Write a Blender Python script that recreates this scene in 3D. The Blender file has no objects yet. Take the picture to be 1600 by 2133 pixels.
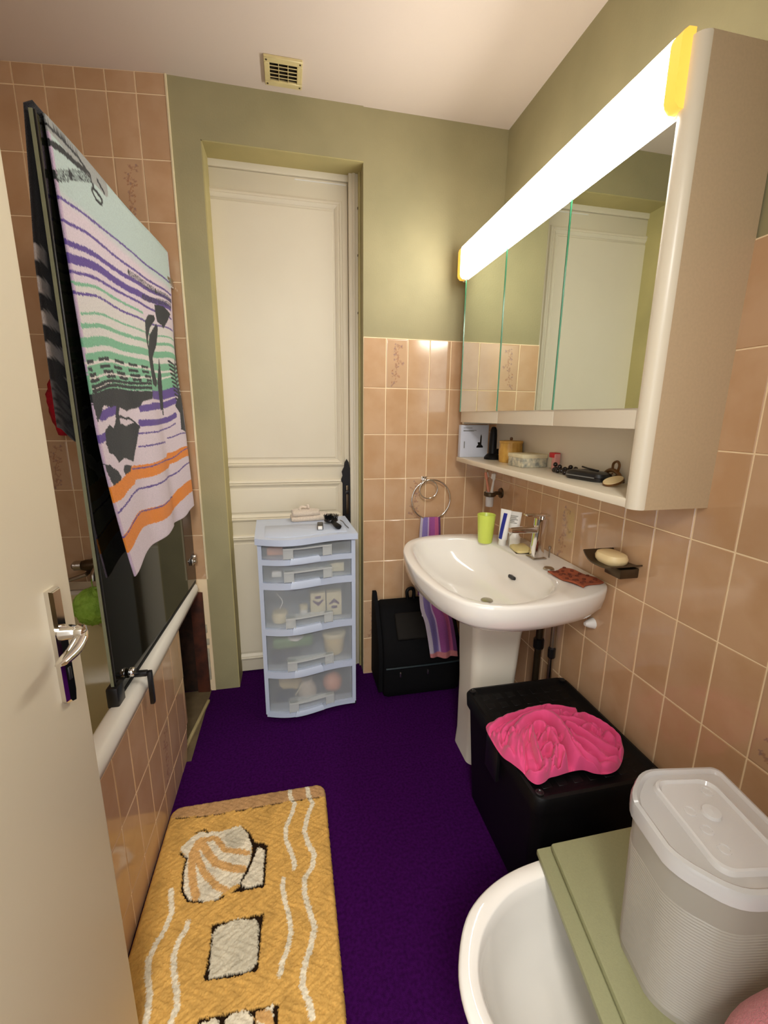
import bpy, bmesh, math, random
import numpy as np
from mathutils import Vector, Matrix, Euler
random.seed(7); np.random.seed(7)
scene = bpy.context.scene
COL = scene.collection
PI = math.pi

# ------------------------------------------------------------------ camera, world, exposure
cam_d = bpy.data.cameras.new('camera'); cam = bpy.data.objects.new('camera', cam_d); COL.objects.link(cam)
R = ((0.9781362, -0.0351067, 0.2049806), (-0.2077004, -0.2146238, 0.9543569), (0.0104894, -0.9760657, -0.2172230))
cam.matrix_world = Matrix(((R[0][0], -R[0][1], -R[0][2], 0), (R[1][0], -R[1][1], -R[1][2], 0),
                           (R[2][0], -R[2][1], -R[2][2], 1.28), (0, 0, 0, 1)))
cam_d.sensor_fit = 'HORIZONTAL'; cam_d.sensor_width = 36.0; cam_d.lens = 36.0 * 896 / 1600
cam_d.clip_start = 0.02
scene.camera = cam
scene.view_settings.view_transform = 'Standard'; scene.view_settings.look = 'None'
scene.view_settings.gamma = 1.0; scene.view_settings.use_curve_mapping = False
scene.view_settings.exposure = 0.72
world = bpy.data.worlds.new('world'); scene.world = world; world.use_nodes = True
world.node_tree.nodes['Background'].inputs[0].default_value = (0.95, 0.97, 1.0, 1)
world.node_tree.nodes['Background'].inputs[1].default_value = 1.6
LAMP_STRENGTH = 12.0
# added fill light in the unseen hallway behind the doorway the photographer stands in
hl = bpy.data.lights.new('hall_fill', 'AREA'); hl.shape = 'DISK'; hl.size = 0.5; hl.energy = 20; hl.color = (1.0, 0.96, 0.90)
hlo = bpy.data.objects.new('hall_fill', hl); COL.objects.link(hlo); hlo.location = (-0.1, -0.75, 2.2); hlo.rotation_euler = (0.75, 0, 0)

# ------------------------------------------------------------------ helpers
def lin(c):
    return tuple(((x / 255) / 12.92 if x / 255 <= 0.04045 else ((x / 255 + 0.055) / 1.055) ** 2.4) for x in c)

def mat(name, rgb, rough=0.5, metal=0.0, spec=0.5, noise=None, bump=None, rand=0.0, clear=0.0, attr=None, rgb2=None, sheen=0, emit=None):
    """rgb in sRGB 0-255; noise=(scale, amount) tints; bump=(scale, strength, dist); rand = per object value jitter"""
    m = bpy.data.materials.new(name); m.use_nodes = True
    nt = m.node_tree; N = nt.nodes; L = nt.links; b = N['Principled BSDF']
    b.inputs['Roughness'].default_value = rough; b.inputs['Metallic'].default_value = metal
    b.inputs['Specular IOR Level'].default_value = spec
    if clear: b.inputs['Coat Weight'].default_value = clear; b.inputs['Coat Roughness'].default_value = 0.08
    if sheen: b.inputs['Sheen Weight'].default_value = sheen
    c = lin(rgb)
    if emit: b.inputs['Emission Color'].default_value = (*lin(emit[0]), 1); b.inputs['Emission Strength'].default_value = emit[1]
    tc = N.new('ShaderNodeTexCoord')
    if attr:
        a = N.new('ShaderNodeVertexColor'); a.layer_name = attr; src = a.outputs['Color']
    else:
        r = N.new('ShaderNodeRGB'); r.outputs[0].default_value = (*c, 1); src = r.outputs[0]
    if rand:
        oi = N.new('ShaderNodeObjectInfo'); mr = N.new('ShaderNodeMapRange')
        mr.inputs['To Min'].default_value = 1 - rand; mr.inputs['To Max'].default_value = 1 + rand
        L.new(oi.outputs['Random'], mr.inputs['Value'])
        hv = N.new('ShaderNodeHueSaturation'); L.new(mr.outputs[0], hv.inputs['Value']); L.new(src, hv.inputs['Color']); src = hv.outputs[0]
    if noise:
        n = N.new('ShaderNodeTexNoise'); n.inputs['Scale'].default_value = noise[0]; n.inputs['Detail'].default_value = 4
        vec = tc.outputs['Object']
        if rand:
            ad = N.new('ShaderNodeVectorMath'); ad.operation = 'ADD'; L.new(vec, ad.inputs[0]); L.new(oi.outputs['Random'], ad.inputs[1])
            ms = N.new('ShaderNodeVectorMath'); ms.operation = 'SCALE'; ms.inputs['Scale'].default_value = 37.0
            cb = N.new('ShaderNodeCombineXYZ'); L.new(oi.outputs['Random'], cb.inputs[0]); L.new(oi.outputs['Random'], cb.inputs[1])
            L.new(cb.outputs[0], ms.inputs[0]); L.new(ms.outputs[0], ad.inputs[1]); vec = ad.outputs[0]
        L.new(vec, n.inputs['Vector'])
        mx = N.new('ShaderNodeMix'); mx.data_type = 'RGBA'; mx.blend_type = 'MIX'
        c2 = lin(rgb2) if rgb2 else tuple(x * 0.6 for x in c)
        mx.inputs['B'].default_value = (*c2, 1)
        rp = N.new('ShaderNodeMapRange'); rp.inputs['From Min'].default_value = 0.38; rp.inputs['From Max'].default_value = 0.68
        rp.inputs['To Max'].default_value = noise[1]
        L.new(n.outputs['Fac'], rp.inputs['Value']); L.new(rp.outputs[0], mx.inputs['Factor'])
        if attr or not rgb2:
            ml = N.new('ShaderNodeMix'); ml.data_type = 'RGBA'; ml.blend_type = 'MULTIPLY'; ml.inputs['Factor'].default_value = 1
            ml.inputs['B'].default_value = (0.6, 0.6, 0.6, 1) ; L.new(src, ml.inputs['A']); L.new(ml.outputs['Result'], mx.inputs['B'])
        L.new(src, mx.inputs['A']); src = mx.outputs['Result']
    L.new(src, b.inputs['Base Color'])
    if bump:
        n2 = N.new('ShaderNodeTexNoise'); n2.inputs['Scale'].default_value = bump[0]; n2.inputs['Detail'].default_value = 5
        L.new(tc.outputs['Object'], n2.inputs['Vector'])
        bp = N.new('ShaderNodeBump'); bp.inputs['Strength'].default_value = bump[1]; bp.inputs['Distance'].default_value = bump[2]
        L.new(n2.outputs['Fac'], bp.inputs['Height']); L.new(bp.outputs[0], b.inputs['Normal'])
    return m

def glassy(name, rgb, alpha, rough=0.15, tint=(1, 1, 1)):
    """translucent plastic: part of the light passes straight through, the rest meets a tinted glossy body"""
    m = bpy.data.materials.new(name); m.use_nodes = True; nt = m.node_tree; b = nt.nodes['Principled BSDF']
    b.inputs['Base Color'].default_value = (*lin(rgb), 1); b.inputs['Roughness'].default_value = rough
    t = nt.nodes.new('ShaderNodeBsdfTransparent'); t.inputs[0].default_value = (*tint, 1)
    mx = nt.nodes.new('ShaderNodeMixShader'); mx.inputs[0].default_value = alpha
    nt.links.new(t.outputs[0], mx.inputs[1]); nt.links.new(b.outputs[0], mx.inputs[2])
    nt.links.new(mx.outputs[0], nt.nodes['Material Output'].inputs[0])
    return m

def link(name, me, m=None, parent=None, loc=None, rot=None, smooth=True, angle=40):
    if m is not None:
        for x in (m if isinstance(m, (list, tuple)) else [m]): me.materials.append(x)
    if smooth:
        me.shade_smooth(); me.set_sharp_from_angle(angle=math.radians(angle))
    o = bpy.data.objects.new(name, me); COL.objects.link(o)
    if parent: o.parent = parent
    if loc: o.location = loc
    if rot: o.rotation_euler = rot
    return o

def bm_done(bm, name):
    bmesh.ops.recalc_face_normals(bm, faces=bm.faces)
    me = bpy.data.meshes.new(name); bm.to_mesh(me); bm.free(); return me

def add_box(bm, x0, x1, y0, y1, z0, z1, bev=0.0, seg=2, mtx=None):
    r = bmesh.ops.create_cube(bm, size=1.0)
    vs = r['verts']
    for v in vs:
        v.co = Vector(((x0 + x1) / 2 + v.co.x * (x1 - x0), (y0 + y1) / 2 + v.co.y * (y1 - y0), (z0 + z1) / 2 + v.co.z * (z1 - z0)))
    es = list({e for v in vs for e in v.link_edges})
    if bev > 0:
        rr = bmesh.ops.bevel(bm, geom=es, offset=bev, segments=seg, profile=0.5, affect='EDGES')
        vs = list({v for f in rr['faces'] for v in f.verts} | {v for v in vs if v.is_valid})
    if mtx is not None:
        bmesh.ops.transform(bm, matrix=mtx, verts=[v for v in vs if v.is_valid])
    return vs

def box(name, x0, x1, y0, y1, z0, z1, m, parent=None, bev=0.003, seg=2, **k):
    bm = bmesh.new(); add_box(bm, x0, x1, y0, y1, z0, z1, bev, seg)
    return link(name, bm_done(bm, name), m, parent, **k)

def add_rings(bm, rings, close=True, cap0=True, cap1=True):
    """loft a list of equal-length point rings"""
    vr = [[bm.verts.new(p) for p in r] for r in rings]
    n = len(vr[0])
    for a, b in zip(vr[:-1], vr[1:]):
        for i in range(n if close else n - 1):
            j = (i + 1) % n
            bm.faces.new((a[i], a[j], b[j], b[i]))
    if cap0 and close: bm.faces.new(vr[0][::-1])
    if cap1 and close: bm.faces.new(vr[-1])
    return vr

def add_lathe(bm, prof, n=24, c=(0, 0, 0), cap0=True, cap1=True, axis='Z'):
    rings = []
    for r, z in prof:
        ring = []
        for i in range(n):
            a = 2 * PI * i / n; x, y = r * math.cos(a), r * math.sin(a)
            p = {'Z': (x, y, z), 'X': (z, x, y), 'Y': (y, z, x)}[axis]
            ring.append((c[0] + p[0], c[1] + p[1], c[2] + p[2]))
        rings.append(ring)
    return add_rings(bm, rings, True, cap0, cap1)

def lathe(name, prof, m, parent=None, n=24, c=(0, 0, 0), cap0=True, cap1=True, axis='Z', **k):
    bm = bmesh.new(); add_lathe(bm, prof, n, c, cap0, cap1, axis)
    return link(name, bm_done(bm, name), m, parent, **k)

def spline(pts, n, closed=False):
    P = [Vector(p) for p in pts]; out = []; N = len(P)
    segs = N if closed else N - 1
    for s in range(segs):
        p1, p2 = P[s], P[(s + 1) % N]
        p0 = P[s - 1] if (s > 0 or closed) else p1 * 2 - p2
        p3 = P[(s + 2) % N] if (s + 2 < N or closed) else p2 * 2 - p1
        for i in range(n):
            t = i / n
            out.append(0.5 * ((2 * p1) + (p2 - p0) * t + (2 * p0 - 5 * p1 + 4 * p2 - p3) * t * t + (3 * p1 - p0 - 3 * p2 + p3) * t ** 3))
    if not closed: out.append(P[-1])
    return out

def add_tube(bm, pts, r, n=10, closed=False, caps=True):
    P = [Vector(p) for p in pts]; N = len(P); rings = []
    up = Vector((0, 0, 1)); prev = None
    for i in range(N):
        a = P[i - 1] if (i > 0 or closed) else P[i]; b = P[(i + 1) % N] if (i < N - 1 or closed) else P[i]
        t = (b - a).normalized()
        if prev is None:
            u = t.cross(up) if abs(t.z) < 0.9 else t.cross(Vector((1, 0, 0)))
        else:
            u = prev - t * prev.dot(t)
        u.normalize(); prev = u; v = t.cross(u)
        rr = r[i] if isinstance(r, (list, tuple)) else r
        rings.append([P[i] + u * rr * math.cos(2 * PI * k / n) + v * rr * math.sin(2 * PI * k / n) for k in range(n)])
    if closed:
        rings.append(rings[0]); vr = [[bm.verts.new(p) for p in q] for q in rings[:-1]]; vr.append(vr[0])
        for a, b in zip(vr[:-1], vr[1:]):
            for i in range(n): bm.faces.new((a[i], a[(i + 1) % n], b[(i + 1) % n], b[i]))
    else:
        add_rings(bm, rings, True, caps, caps)

def tube(name, pts, r, m, parent=None, n=10, closed=False, **k):
    bm = bmesh.new(); add_tube(bm, pts, r, n, closed)
    return link(name, bm_done(bm, name), m, parent, **k)

def add_prism(bm, poly, z0, z1):
    add_rings(bm, [[(x, y, z0) for x, y in poly], [(x, y, z1) for x, y in poly]])

def prism(name, poly, z0, z1, m, parent=None, bev=0.0, **k):
    bm = bmesh.new(); add_prism(bm, poly, z0, z1)
    if bev:
        bmesh.ops.recalc_face_normals(bm, faces=bm.faces)
        es = [e for e in bm.edges if len(e.link_faces) == 2 and e.calc_face_angle(0) > 0.6]
        bmesh.ops.bevel(bm, geom=es, offset=bev, segments=2, profile=0.5, affect='EDGES')
    return link(name, bm_done(bm, name), m, parent, **k)

def grid_mesh(name, f, nu, nv, thick=0.0):
    """f(u,v)->xyz for u,v in 0..1; a sheet with optional thickness"""
    vs = [f(i / nu, j / nv) for j in range(nv + 1) for i in range(nu + 1)]
    fs = [(j * (nu + 1) + i, j * (nu + 1) + i + 1, (j + 1) * (nu + 1) + i + 1, (j + 1) * (nu + 1) + i) for j in range(nv) for i in range(nu)]
    me = bpy.data.meshes.new(name); me.from_pydata([tuple(p) for p in vs], [], fs); me.update()
    if thick:
        bm = bmesh.new(); bm.from_mesh(me); bmesh.ops.solidify(bm, geom=bm.faces[:], thickness=thick); bm.to_mesh(me); bm.free()
    return me

def set_cols(me, cols, name='Col'):
    a = me.color_attributes.new(name, 'FLOAT_COLOR', 'POINT')
    arr = np.ones((len(me.vertices), 4), dtype=np.float32); arr[:, :3] = cols
    a.data.foreach_set('color', arr.ravel())

def empty(name, loc=(0, 0, 0), rot=(0, 0, 0)):
    o = bpy.data.objects.new(name, None); COL.objects.link(o); o.location = loc; o.rotation_euler = rot; o.empty_display_size = 0.05
    return o

def tag(o, label, cat, group=None):
    o['label'] = label; o['category'] = cat
    if group: o['group'] = group
    return o

def struct(o, label=None, cat=None):
    o['kind'] = 'structure'
    if label: o['label'] = label
    if cat: o['category'] = cat
    return o

# ---- flat print: rasterise lines and outlines of a printed pattern on an (s,t) grid
def seg_dist(px, py, a, b):
    ax, ay = a; bx, by = b; dx, dy = bx - ax, by - ay; l2 = dx * dx + dy * dy + 1e-12
    t = np.clip(((px - ax) * dx + (py - ay) * dy) / l2, 0, 1)
    return np.hypot(px - ax - t * dx, py - ay - t * dy), t
def in_poly(px, py, poly):
    ins = np.zeros(px.shape, bool); n = len(poly)
    for i in range(n):
        x1, y1 = poly[i]; x2, y2 = poly[(i + 1) % n]
        if y1 == y2: continue
        c = ((y1 > py) != (y2 > py)) & (px < (x2 - x1) * (py - y1) / (y2 - y1) + x1)
        ins ^= c
    return ins
def paint(px, py, art, palette, base, jit, asp=1.0):
    col = np.array(base, dtype=np.float32)
    jx = px + jit * (np.random.rand(*px.shape) - 0.5); jy = py + jit * (np.random.rand(*px.shape) - 0.5)
    for kind, cname, w, pts in art:
        c = palette[cname]
        if kind == 'poly':
            m = in_poly(jx, jy, pts)
        else:
            m = np.zeros(px.shape, bool); run = 0.0
            for a, b in zip(pts[:-1], pts[1:]):
                L = math.hypot((b[0] - a[0]), (b[1] - a[1]))
                d, t = seg_dist(jx * asp, jy, (a[0] * asp, a[1]), (b[0] * asp, b[1]))
                k = d < w / 2
                s = run + t * L
                if kind == 'dash': k &= (np.sin(s * 2 * PI / (w * 15) + pts[0][1] * 420) + .35 * np.sin(s * 2 * PI / (w * 6.3) + pts[0][1] * 300) > -0.45)
                if kind == 'hatch': k &= (np.sin(s * 2 * PI / (w * 0.40)) > -0.2)
                m |= k; run += L
        col[m] = c
    return col

TOWEL_ART=[["line","grey",0.05,[[-0.012,0.001],[0.125,0.012],[0.314,0.013]]],["line","dark",0.007,[[-0.005,0.018],[0.07,0.016],[0.154,0.018],[0.204,0.028]]],["line","dark",0.012,[[-0.015,0.048],[0.043,0.04],[0.127,0.038],[0.185,0.031]]],["hatch","dark",0.02,[[-0.012,0.102],[0.075,0.075],[0.214,0.035]]],["poly","grey",0,[[0.22,0.025],[0.289,0.003],[0.322,0.017],[0.308,0.034],[0.261,0.035],[0.219,0.042]]],["line","dark",0.008,[[0.227,0.045],[0.208,0.063],[0.23,0.074],[0.266,0.072],[0.279,0.057],[0.251,0.053],[0.223,0.052]]],["line","dark",0.008,[[0.269,0.021],[0.308,0.034]]],["line","purple",0.006,[[-0.025,0.139],[0.159,0.135],[0.365,0.123],[0.938,0.113]]],["line","purple",0.007,[[-0.033,0.18],[0.101,0.175],[0.302,0.173],[0.577,0.165],[0.948,0.155]]],["line","purple",0.012,[[-0.037,0.22],[0.079,0.215],[0.204,0.211],[0.33,0.207],[0.559,0.196],[0.933,0.179]]],["line","purple",0.019,[[-0.042,0.249],[0.159,0.239],[0.39,0.236],[0.646,0.22],[0.916,0.209]]],["line","purple",0.007,[[-0.033,0.273],[0.143,0.267],[0.324,0.261],[0.628,0.251],[0.917,0.247]]],["line","green",0.007,[[-0.03,0.295],[0.131,0.288],[0.51,0.282]]],["line","purple",0.006,[[-0.037,0.314],[0.12,0.309],[0.297,0.309],[0.531,0.302],[0.917,0.288]]],["line","green",0.005,[[-0.017,0.353],[0.206,0.344],[0.494,0.338],[0.922,0.321]]],["line","green",0.01,[[-0.027,0.378],[0.145,0.375],[0.385,0.369],[0.918,0.348]]],["line","green",0.021,[[-0.038,0.413],[0.115,0.41],[0.294,0.406],[0.545,0.397],[0.921,0.385]]],["poly","green",0,[[-0.038,0.436],[0.113,0.433],[0.282,0.428],[0.512,0.424],[0.915,0.419],[0.911,0.514],[-0.056,0.525]]],["line","base",0.008,[[-0.04,0.457],[0.099,0.456],[0.414,0.45],[0.872,0.448]]],["line","base",0.006,[[-0.036,0.489],[0.126,0.488],[0.481,0.477],[0.789,0.466]]],["line","base",0.004,[[-0.04,0.512],[0.47,0.498]]],["dash","dark",0.008,[[-0.034,0.453],[0.147,0.451],[0.516,0.446]]],["dash","dark",0.008,[[-0.034,0.469],[0.136,0.469],[0.508,0.46]]],["dash","dark",0.008,[[-0.032,0.482],[0.129,0.482],[0.5,0.474]]],["dash","dark",0.008,[[-0.035,0.495],[0.123,0.494],[0.494,0.486]]],["line","dark",0.008,[[-0.037,0.507],[0.176,0.504],[0.488,0.495]]],["line","dark",0.009,[[-0.038,0.517],[0.169,0.515],[0.48,0.509]]],["poly","purple",0,[[0.476,0.516],[0.891,0.502],[0.911,0.537],[0.469,0.544]]],["line","purple",0.022,[[0.447,0.567],[0.797,0.555]]],["line","purple",0.02,[[0.321,0.573],[0.492,0.568]]],["line","purple",0.02,[[0.297,0.615],[0.471,0.62],[0.778,0.608]]],["line","purple",0.024,[[-0.013,0.576],[0.099,0.578]]],["line","purple",0.02,[[-0.064,0.624],[-0.015,0.624]]],["line","purple",0.005,[[0.273,0.645],[0.472,0.651],[0.761,0.636]]],["line","purple",0.005,[[0.258,0.684],[0.467,0.691],[0.612,0.69]]],["line","purple",0.005,[[0.642,0.677],[0.979,0.688]]],["poly","dark",0,[[-0.059,0.522],[0.165,0.523],[0.483,0.52],[0.461,0.544],[0.357,0.551],[0.316,0.568],[0.239,0.576],[0.202,0.581],[0.137,0.573],[0.111,0.598],[0.083,0.596],[0.111,0.567],[0.069,0.569],[0.013,0.555],[-0.01,0.57],[-0.043,0.587]]],["poly","dark",0,[[-0.007,0.61],[0.028,0.605],[0.054,0.618],[0.075,0.609],[0.097,0.591],[0.119,0.594],[0.12,0.614],[0.172,0.623],[0.247,0.613],[0.292,0.624],[0.246,0.678],[0.19,0.725],[0.159,0.719],[0.1,0.706],[0.051,0.706],[0.021,0.676],[-0.006,0.666],[-0.017,0.639]]],["line","dark",0.007,[[0.093,0.608],[0.124,0.596],[0.183,0.603],[0.212,0.6],[0.249,0.609],[0.29,0.628]]],["poly","dark",0,[[-0.052,0.683],[-0.02,0.691],[0.03,0.721],[0.047,0.744],[0.035,0.754],[-0.018,0.746],[-0.042,0.711]]],["poly","dark",0,[[0.09,0.723],[0.163,0.735],[0.147,0.764],[0.103,0.77],[0.078,0.744],[0.073,0.731]]],["line","orange",0.042,[[-0.043,0.761],[0.039,0.77],[0.151,0.769],[0.165,0.757],[0.433,0.767],[0.614,0.765],[0.634,0.751],[0.995,0.765]]],["line","purple",0.004,[[0.158,0.745],[0.412,0.754],[0.62,0.755],[0.975,0.747]]],["line","purple",0.006,[[-0.031,0.81],[0.064,0.815],[0.195,0.808],[0.433,0.819],[0.606,0.818],[0.986,0.807]]],["line","orange",0.052,[[-0.021,0.899],[0.159,0.898],[0.396,0.916],[0.616,0.925],[0.707,0.903],[1.023,0.914]]],["line","purple",0.004,[[-0.028,0.878],[0.172,0.877],[0.409,0.895],[0.632,0.898]]],["poly","dark",0,[[0.532,0.3],[0.598,0.272],[0.665,0.266],[0.677,0.278],[0.592,0.315],[0.54,0.36],[0.537,0.395],[0.52,0.379],[0.515,0.344]]],["poly","dark",0,[[0.679,0.292],[0.701,0.303],[0.659,0.359],[0.585,0.406],[0.582,0.443],[0.605,0.486],[0.577,0.501],[0.515,0.495],[0.513,0.437],[0.519,0.397],[0.578,0.338]]],["poly","dark",0,[[0.686,0.23],[0.8,0.221],[0.903,0.231],[0.821,0.276],[0.774,0.3],[0.75,0.288],[0.702,0.285],[0.688,0.259]]],["hatch","dark",0.018,[[0.417,0.189],[0.566,0.183],[0.723,0.182],[0.935,0.177]]],["hatch","dark",0.018,[[0.539,0.23],[0.703,0.216],[0.922,0.198]]],["poly","dark",0,[[0.664,0.401],[0.664,0.455],[0.638,0.571],[0.601,0.58],[0.605,0.486]]],["line","dark",0.01,[[0.645,0.505],[0.626,0.591]]],["line","dark",0.008,[[0.851,0.422],[0.775,0.412]]],["line","dark",0.008,[[0.851,0.422],[0.965,0.399]]],["line","dark",0.008,[[0.852,0.436],[0.778,0.426]]],["line","dark",0.008,[[0.852,0.436],[0.964,0.415]]],["line","dark",0.008,[[0.853,0.451],[0.781,0.441]]],["line","dark",0.008,[[0.853,0.451],[0.963,0.431]]],["line","dark",0.008,[[0.854,0.467],[0.784,0.455]]],["line","dark",0.008,[[0.854,0.467],[0.961,0.447]]],["line","dark",0.008,[[0.855,0.482],[0.787,0.47]]],["line","dark",0.008,[[0.855,0.482],[0.96,0.463]]],["line","dark",0.008,[[0.856,0.497],[0.79,0.485]]],["line","dark",0.008,[[0.856,0.497],[0.959,0.479]]],["line","dark",0.008,[[0.857,0.513],[0.793,0.5]]],["line","dark",0.008,[[0.857,0.513],[0.957,0.495]]],["line","dark",0.008,[[0.858,0.528],[0.796,0.515]]],["line","dark",0.008,[[0.858,0.528],[0.956,0.511]]],["line","dark",0.008,[[0.859,0.544],[0.799,0.53]]],["line","dark",0.008,[[0.859,0.544],[0.955,0.527]]],["line","dark",0.008,[[0.86,0.56],[0.802,0.545]]],["line","dark",0.008,[[0.86,0.56],[0.953,0.544]]],["line","dark",0.008,[[0.861,0.576],[0.806,0.561]]],["line","dark",0.008,[[0.861,0.576],[0.952,0.56]]],["line","dark",0.008,[[0.862,0.592],[0.809,0.577]]],["line","dark",0.008,[[0.862,0.592],[0.951,0.577]]],["line","dark",0.012,[[0.905,0.392],[0.835,0.449],[0.858,0.559]]],["poly","dark",0,[[0.852,0.503],[0.952,0.537],[0.931,0.619],[0.92,0.686],[0.82,0.667],[0.831,0.604],[0.785,0.574],[0.845,0.536]]]]
RUG_ART=[["poly","tan2",0,[[-0.416,1.241],[-0.403,1.291],[-0.164,1.291],[0.039,1.278],[0.071,1.256],[0.078,1.224],[-0.053,1.231],[-0.159,1.23],[-0.298,1.228]]],["poly","dark",0,[[-0.195,1.17],[-0.166,1.141],[-0.15,1.109],[-0.112,1.092],[-0.114,0.971],[-0.202,0.972],[-0.181,0.989],[-0.157,1.042],[-0.157,1.091],[-0.174,1.138]]],["poly","white",0,[[-0.365,1.127],[-0.349,1.149],[-0.32,1.173],[-0.252,1.161],[-0.2,1.171],[-0.175,1.143],[-0.158,1.096],[-0.16,1.042],[-0.181,0.993],[-0.211,0.983],[-0.239,0.962],[-0.272,0.962],[-0.308,0.975],[-0.328,1.003],[-0.338,1.062],[-0.34,1.097]]],["line","dark",0.006,[[-0.36,1.114],[-0.34,1.094],[-0.341,1.062],[-0.332,1.004],[-0.312,0.976],[-0.273,0.964]]],["line","dark",0.005,[[-0.333,1.173],[-0.308,1.18],[-0.293,1.167]]],["dash","dark",0.006,[[-0.239,0.962],[-0.213,0.97],[-0.195,0.976]]],["line","tan",0.02,[[-0.317,1.138],[-0.327,1.103],[-0.316,1.049],[-0.303,1.006],[-0.291,0.981]]],["line","tan",0.018,[[-0.311,1.127],[-0.32,1.111],[-0.283,1.042],[-0.244,0.998],[-0.219,0.983]]],["line","tan",0.022,[[-0.309,1.141],[-0.286,1.104],[-0.254,1.062],[-0.21,1.04],[-0.177,1.029]]],["line","tan",0.016,[[-0.301,1.144],[-0.267,1.142],[-0.235,1.098],[-0.191,1.084],[-0.169,1.075]]],["poly","greyw",0,[[-0.242,1.152],[-0.199,1.163],[-0.174,1.133],[-0.18,1.105],[-0.209,1.097],[-0.233,1.116]]],["poly","white",0,[[-0.14,1.09],[-0.12,1.077],[-0.12,0.981],[-0.16,0.977],[-0.179,0.99],[-0.16,1.025]]],["line","dark",0.005,[[-0.181,0.991],[-0.166,1.027],[-0.155,1.059],[-0.15,1.085]]],["poly","dark",0,[[-0.24,0.905],[-0.112,0.905],[-0.116,0.867],[-0.119,0.786],[-0.185,0.785],[-0.239,0.791],[-0.236,0.857]]],["poly","greyw",0,[[-0.223,0.898],[-0.179,0.904],[-0.132,0.896],[-0.123,0.876],[-0.122,0.804],[-0.133,0.79],[-0.173,0.791],[-0.228,0.793],[-0.232,0.844],[-0.234,0.885]]],["poly","dark",0,[[-0.238,0.726],[-0.152,0.721],[-0.07,0.716],[-0.074,0.641],[-0.234,0.674]]],["poly","white",0,[[-0.232,0.717],[-0.201,0.721],[-0.192,0.71],[-0.183,0.664],[-0.223,0.672]]],["poly","white",0,[[-0.182,0.713],[-0.164,0.721],[-0.136,0.719],[-0.124,0.706],[-0.121,0.651],[-0.178,0.662]]],["poly","white",0,[[-0.116,0.704],[-0.102,0.716],[-0.082,0.716],[-0.08,0.687],[-0.083,0.643],[-0.111,0.649]]],["line","tan",0.02,[[-0.11,0.705],[-0.091,0.697],[-0.087,0.666]]],["line","white",0.013,[[-0.048,1.283],[-0.046,1.243],[-0.031,1.216],[-0.041,1.179],[-0.06,1.135],[-0.059,1.095],[-0.044,1.054],[-0.033,1.017],[-0.035,1.004]]],["line","white",0.012,[[-0.064,0.981],[-0.066,0.958],[-0.059,0.918],[-0.048,0.88],[-0.044,0.846],[-0.053,0.81],[-0.065,0.786],[-0.069,0.767]]],["line","white",0.014,[[0.01,1.284],[0.016,1.236],[0.027,1.205],[0.009,1.163],[-0.003,1.113],[0.007,1.067],[0.023,1.032],[0.017,0.998],[-0.007,0.969],[-0.008,0.927],[0.004,0.884],[0.015,0.844],[0.002,0.805],[-0.015,0.764],[-0.019,0.735],[-0.004,0.701],[0.0,0.68]]],["line","white",0.013,[[-0.361,1.01],[-0.352,0.978],[-0.345,0.952],[-0.352,0.916],[-0.365,0.887],[-0.373,0.858],[-0.364,0.822],[-0.35,0.787],[-0.345,0.756],[-0.343,0.732]]],["line","white",0.013,[[-0.299,0.92],[-0.301,0.905],[-0.313,0.882],[-0.317,0.855],[-0.307,0.816],[-0.293,0.781],[-0.286,0.754],[-0.293,0.731],[-0.291,0.712]]],["dash","dark",0.004,[[-0.415,1.238],[-0.298,1.226],[-0.159,1.228],[-0.053,1.229],[0.061,1.225]]]]
# ------------------------------------------------------------------ materials
M_tile = mat('wall_tile_glaze', (206, 169, 132), rough=0.1, spec=0.75, noise=(9, 0.6), rgb2=(190, 147, 103), rand=0.05)
M_tiledeco = mat('printed_tile_glaze', (206, 169, 132), rough=0.1, spec=.75, attr='Col', noise=(9, 0.2))
M_grout = mat('grout', (246, 222, 182), rough=0.9, bump=(200, 0.3, 0.001))
M_green = mat('olive_wall_paint', (162, 152, 113), rough=0.75, noise=(5, 0.6), rgb2=(148, 140, 103), bump=(160, 0.25, 0.002))
M_greenlit = mat('olive_paint_lit_tone', (186, 172, 116), rough=0.7, noise=(5, 0.5), rgb2=(158, 148, 100), bump=(120, 0.2, 0.002))  # lighter copy of the wall olive: light on the reveals put into the colour
M_ceil = mat('ceiling_paint', (224, 208, 192), rough=0.85, noise=(1.5, 0.25), rgb2=(216, 198, 178), bump=(60, 0.15, 0.002))
M_carpet = mat('purple_carpet', (70, 13, 88), rough=1.0, spec=0.05, noise=(120, 0.8), rgb2=(45, 6, 60), bump=(700, 0.9, 0.004), sheen=0.0)
M_doorwhite = mat('cream_door_paint', (222, 212, 188), rough=0.45, noise=(3, 0.3), rgb2=(212, 200, 174))
M_doorleaf = mat('cream_leaf_paint', (226, 214, 186), rough=0.42, noise=(2, 0.3), rgb2=(218, 204, 174))
M_plaster = mat('pale_plaster', (200, 190, 165), rough=0.9, noise=(20, 0.7), bump=(50, 0.5, 0.004))
M_cream = mat('cream_edging', (238, 222, 182), rough=0.5, noise=(12, 0.3))
M_rawwood = mat('dark_bare_wood', (92, 44, 22), rough=0.8, noise=(14, 0.8), rgb2=(40, 20, 12), bump=(40, 0.5, 0.003))
M_rawwall = mat('bare_brown_wall', (60, 36, 22), rough=0.95, noise=(25, 0.8), rgb2=(25, 16, 10), bump=(60, 0.7, 0.006))
M_concrete = mat('bare_floor', (120, 102, 72), rough=0.95, noise=(18, 0.7), bump=(80, 0.5, 0.003))
M_batten = mat('pale_batten', (196, 178, 126), rough=0.7, noise=(20, 0.5))
M_ceramic = mat('white_ceramic', (236, 232, 224), rough=0.08, spec=0.55, clear=0.3, noise=(2, 0.1), rgb2=(230, 224, 214))
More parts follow.
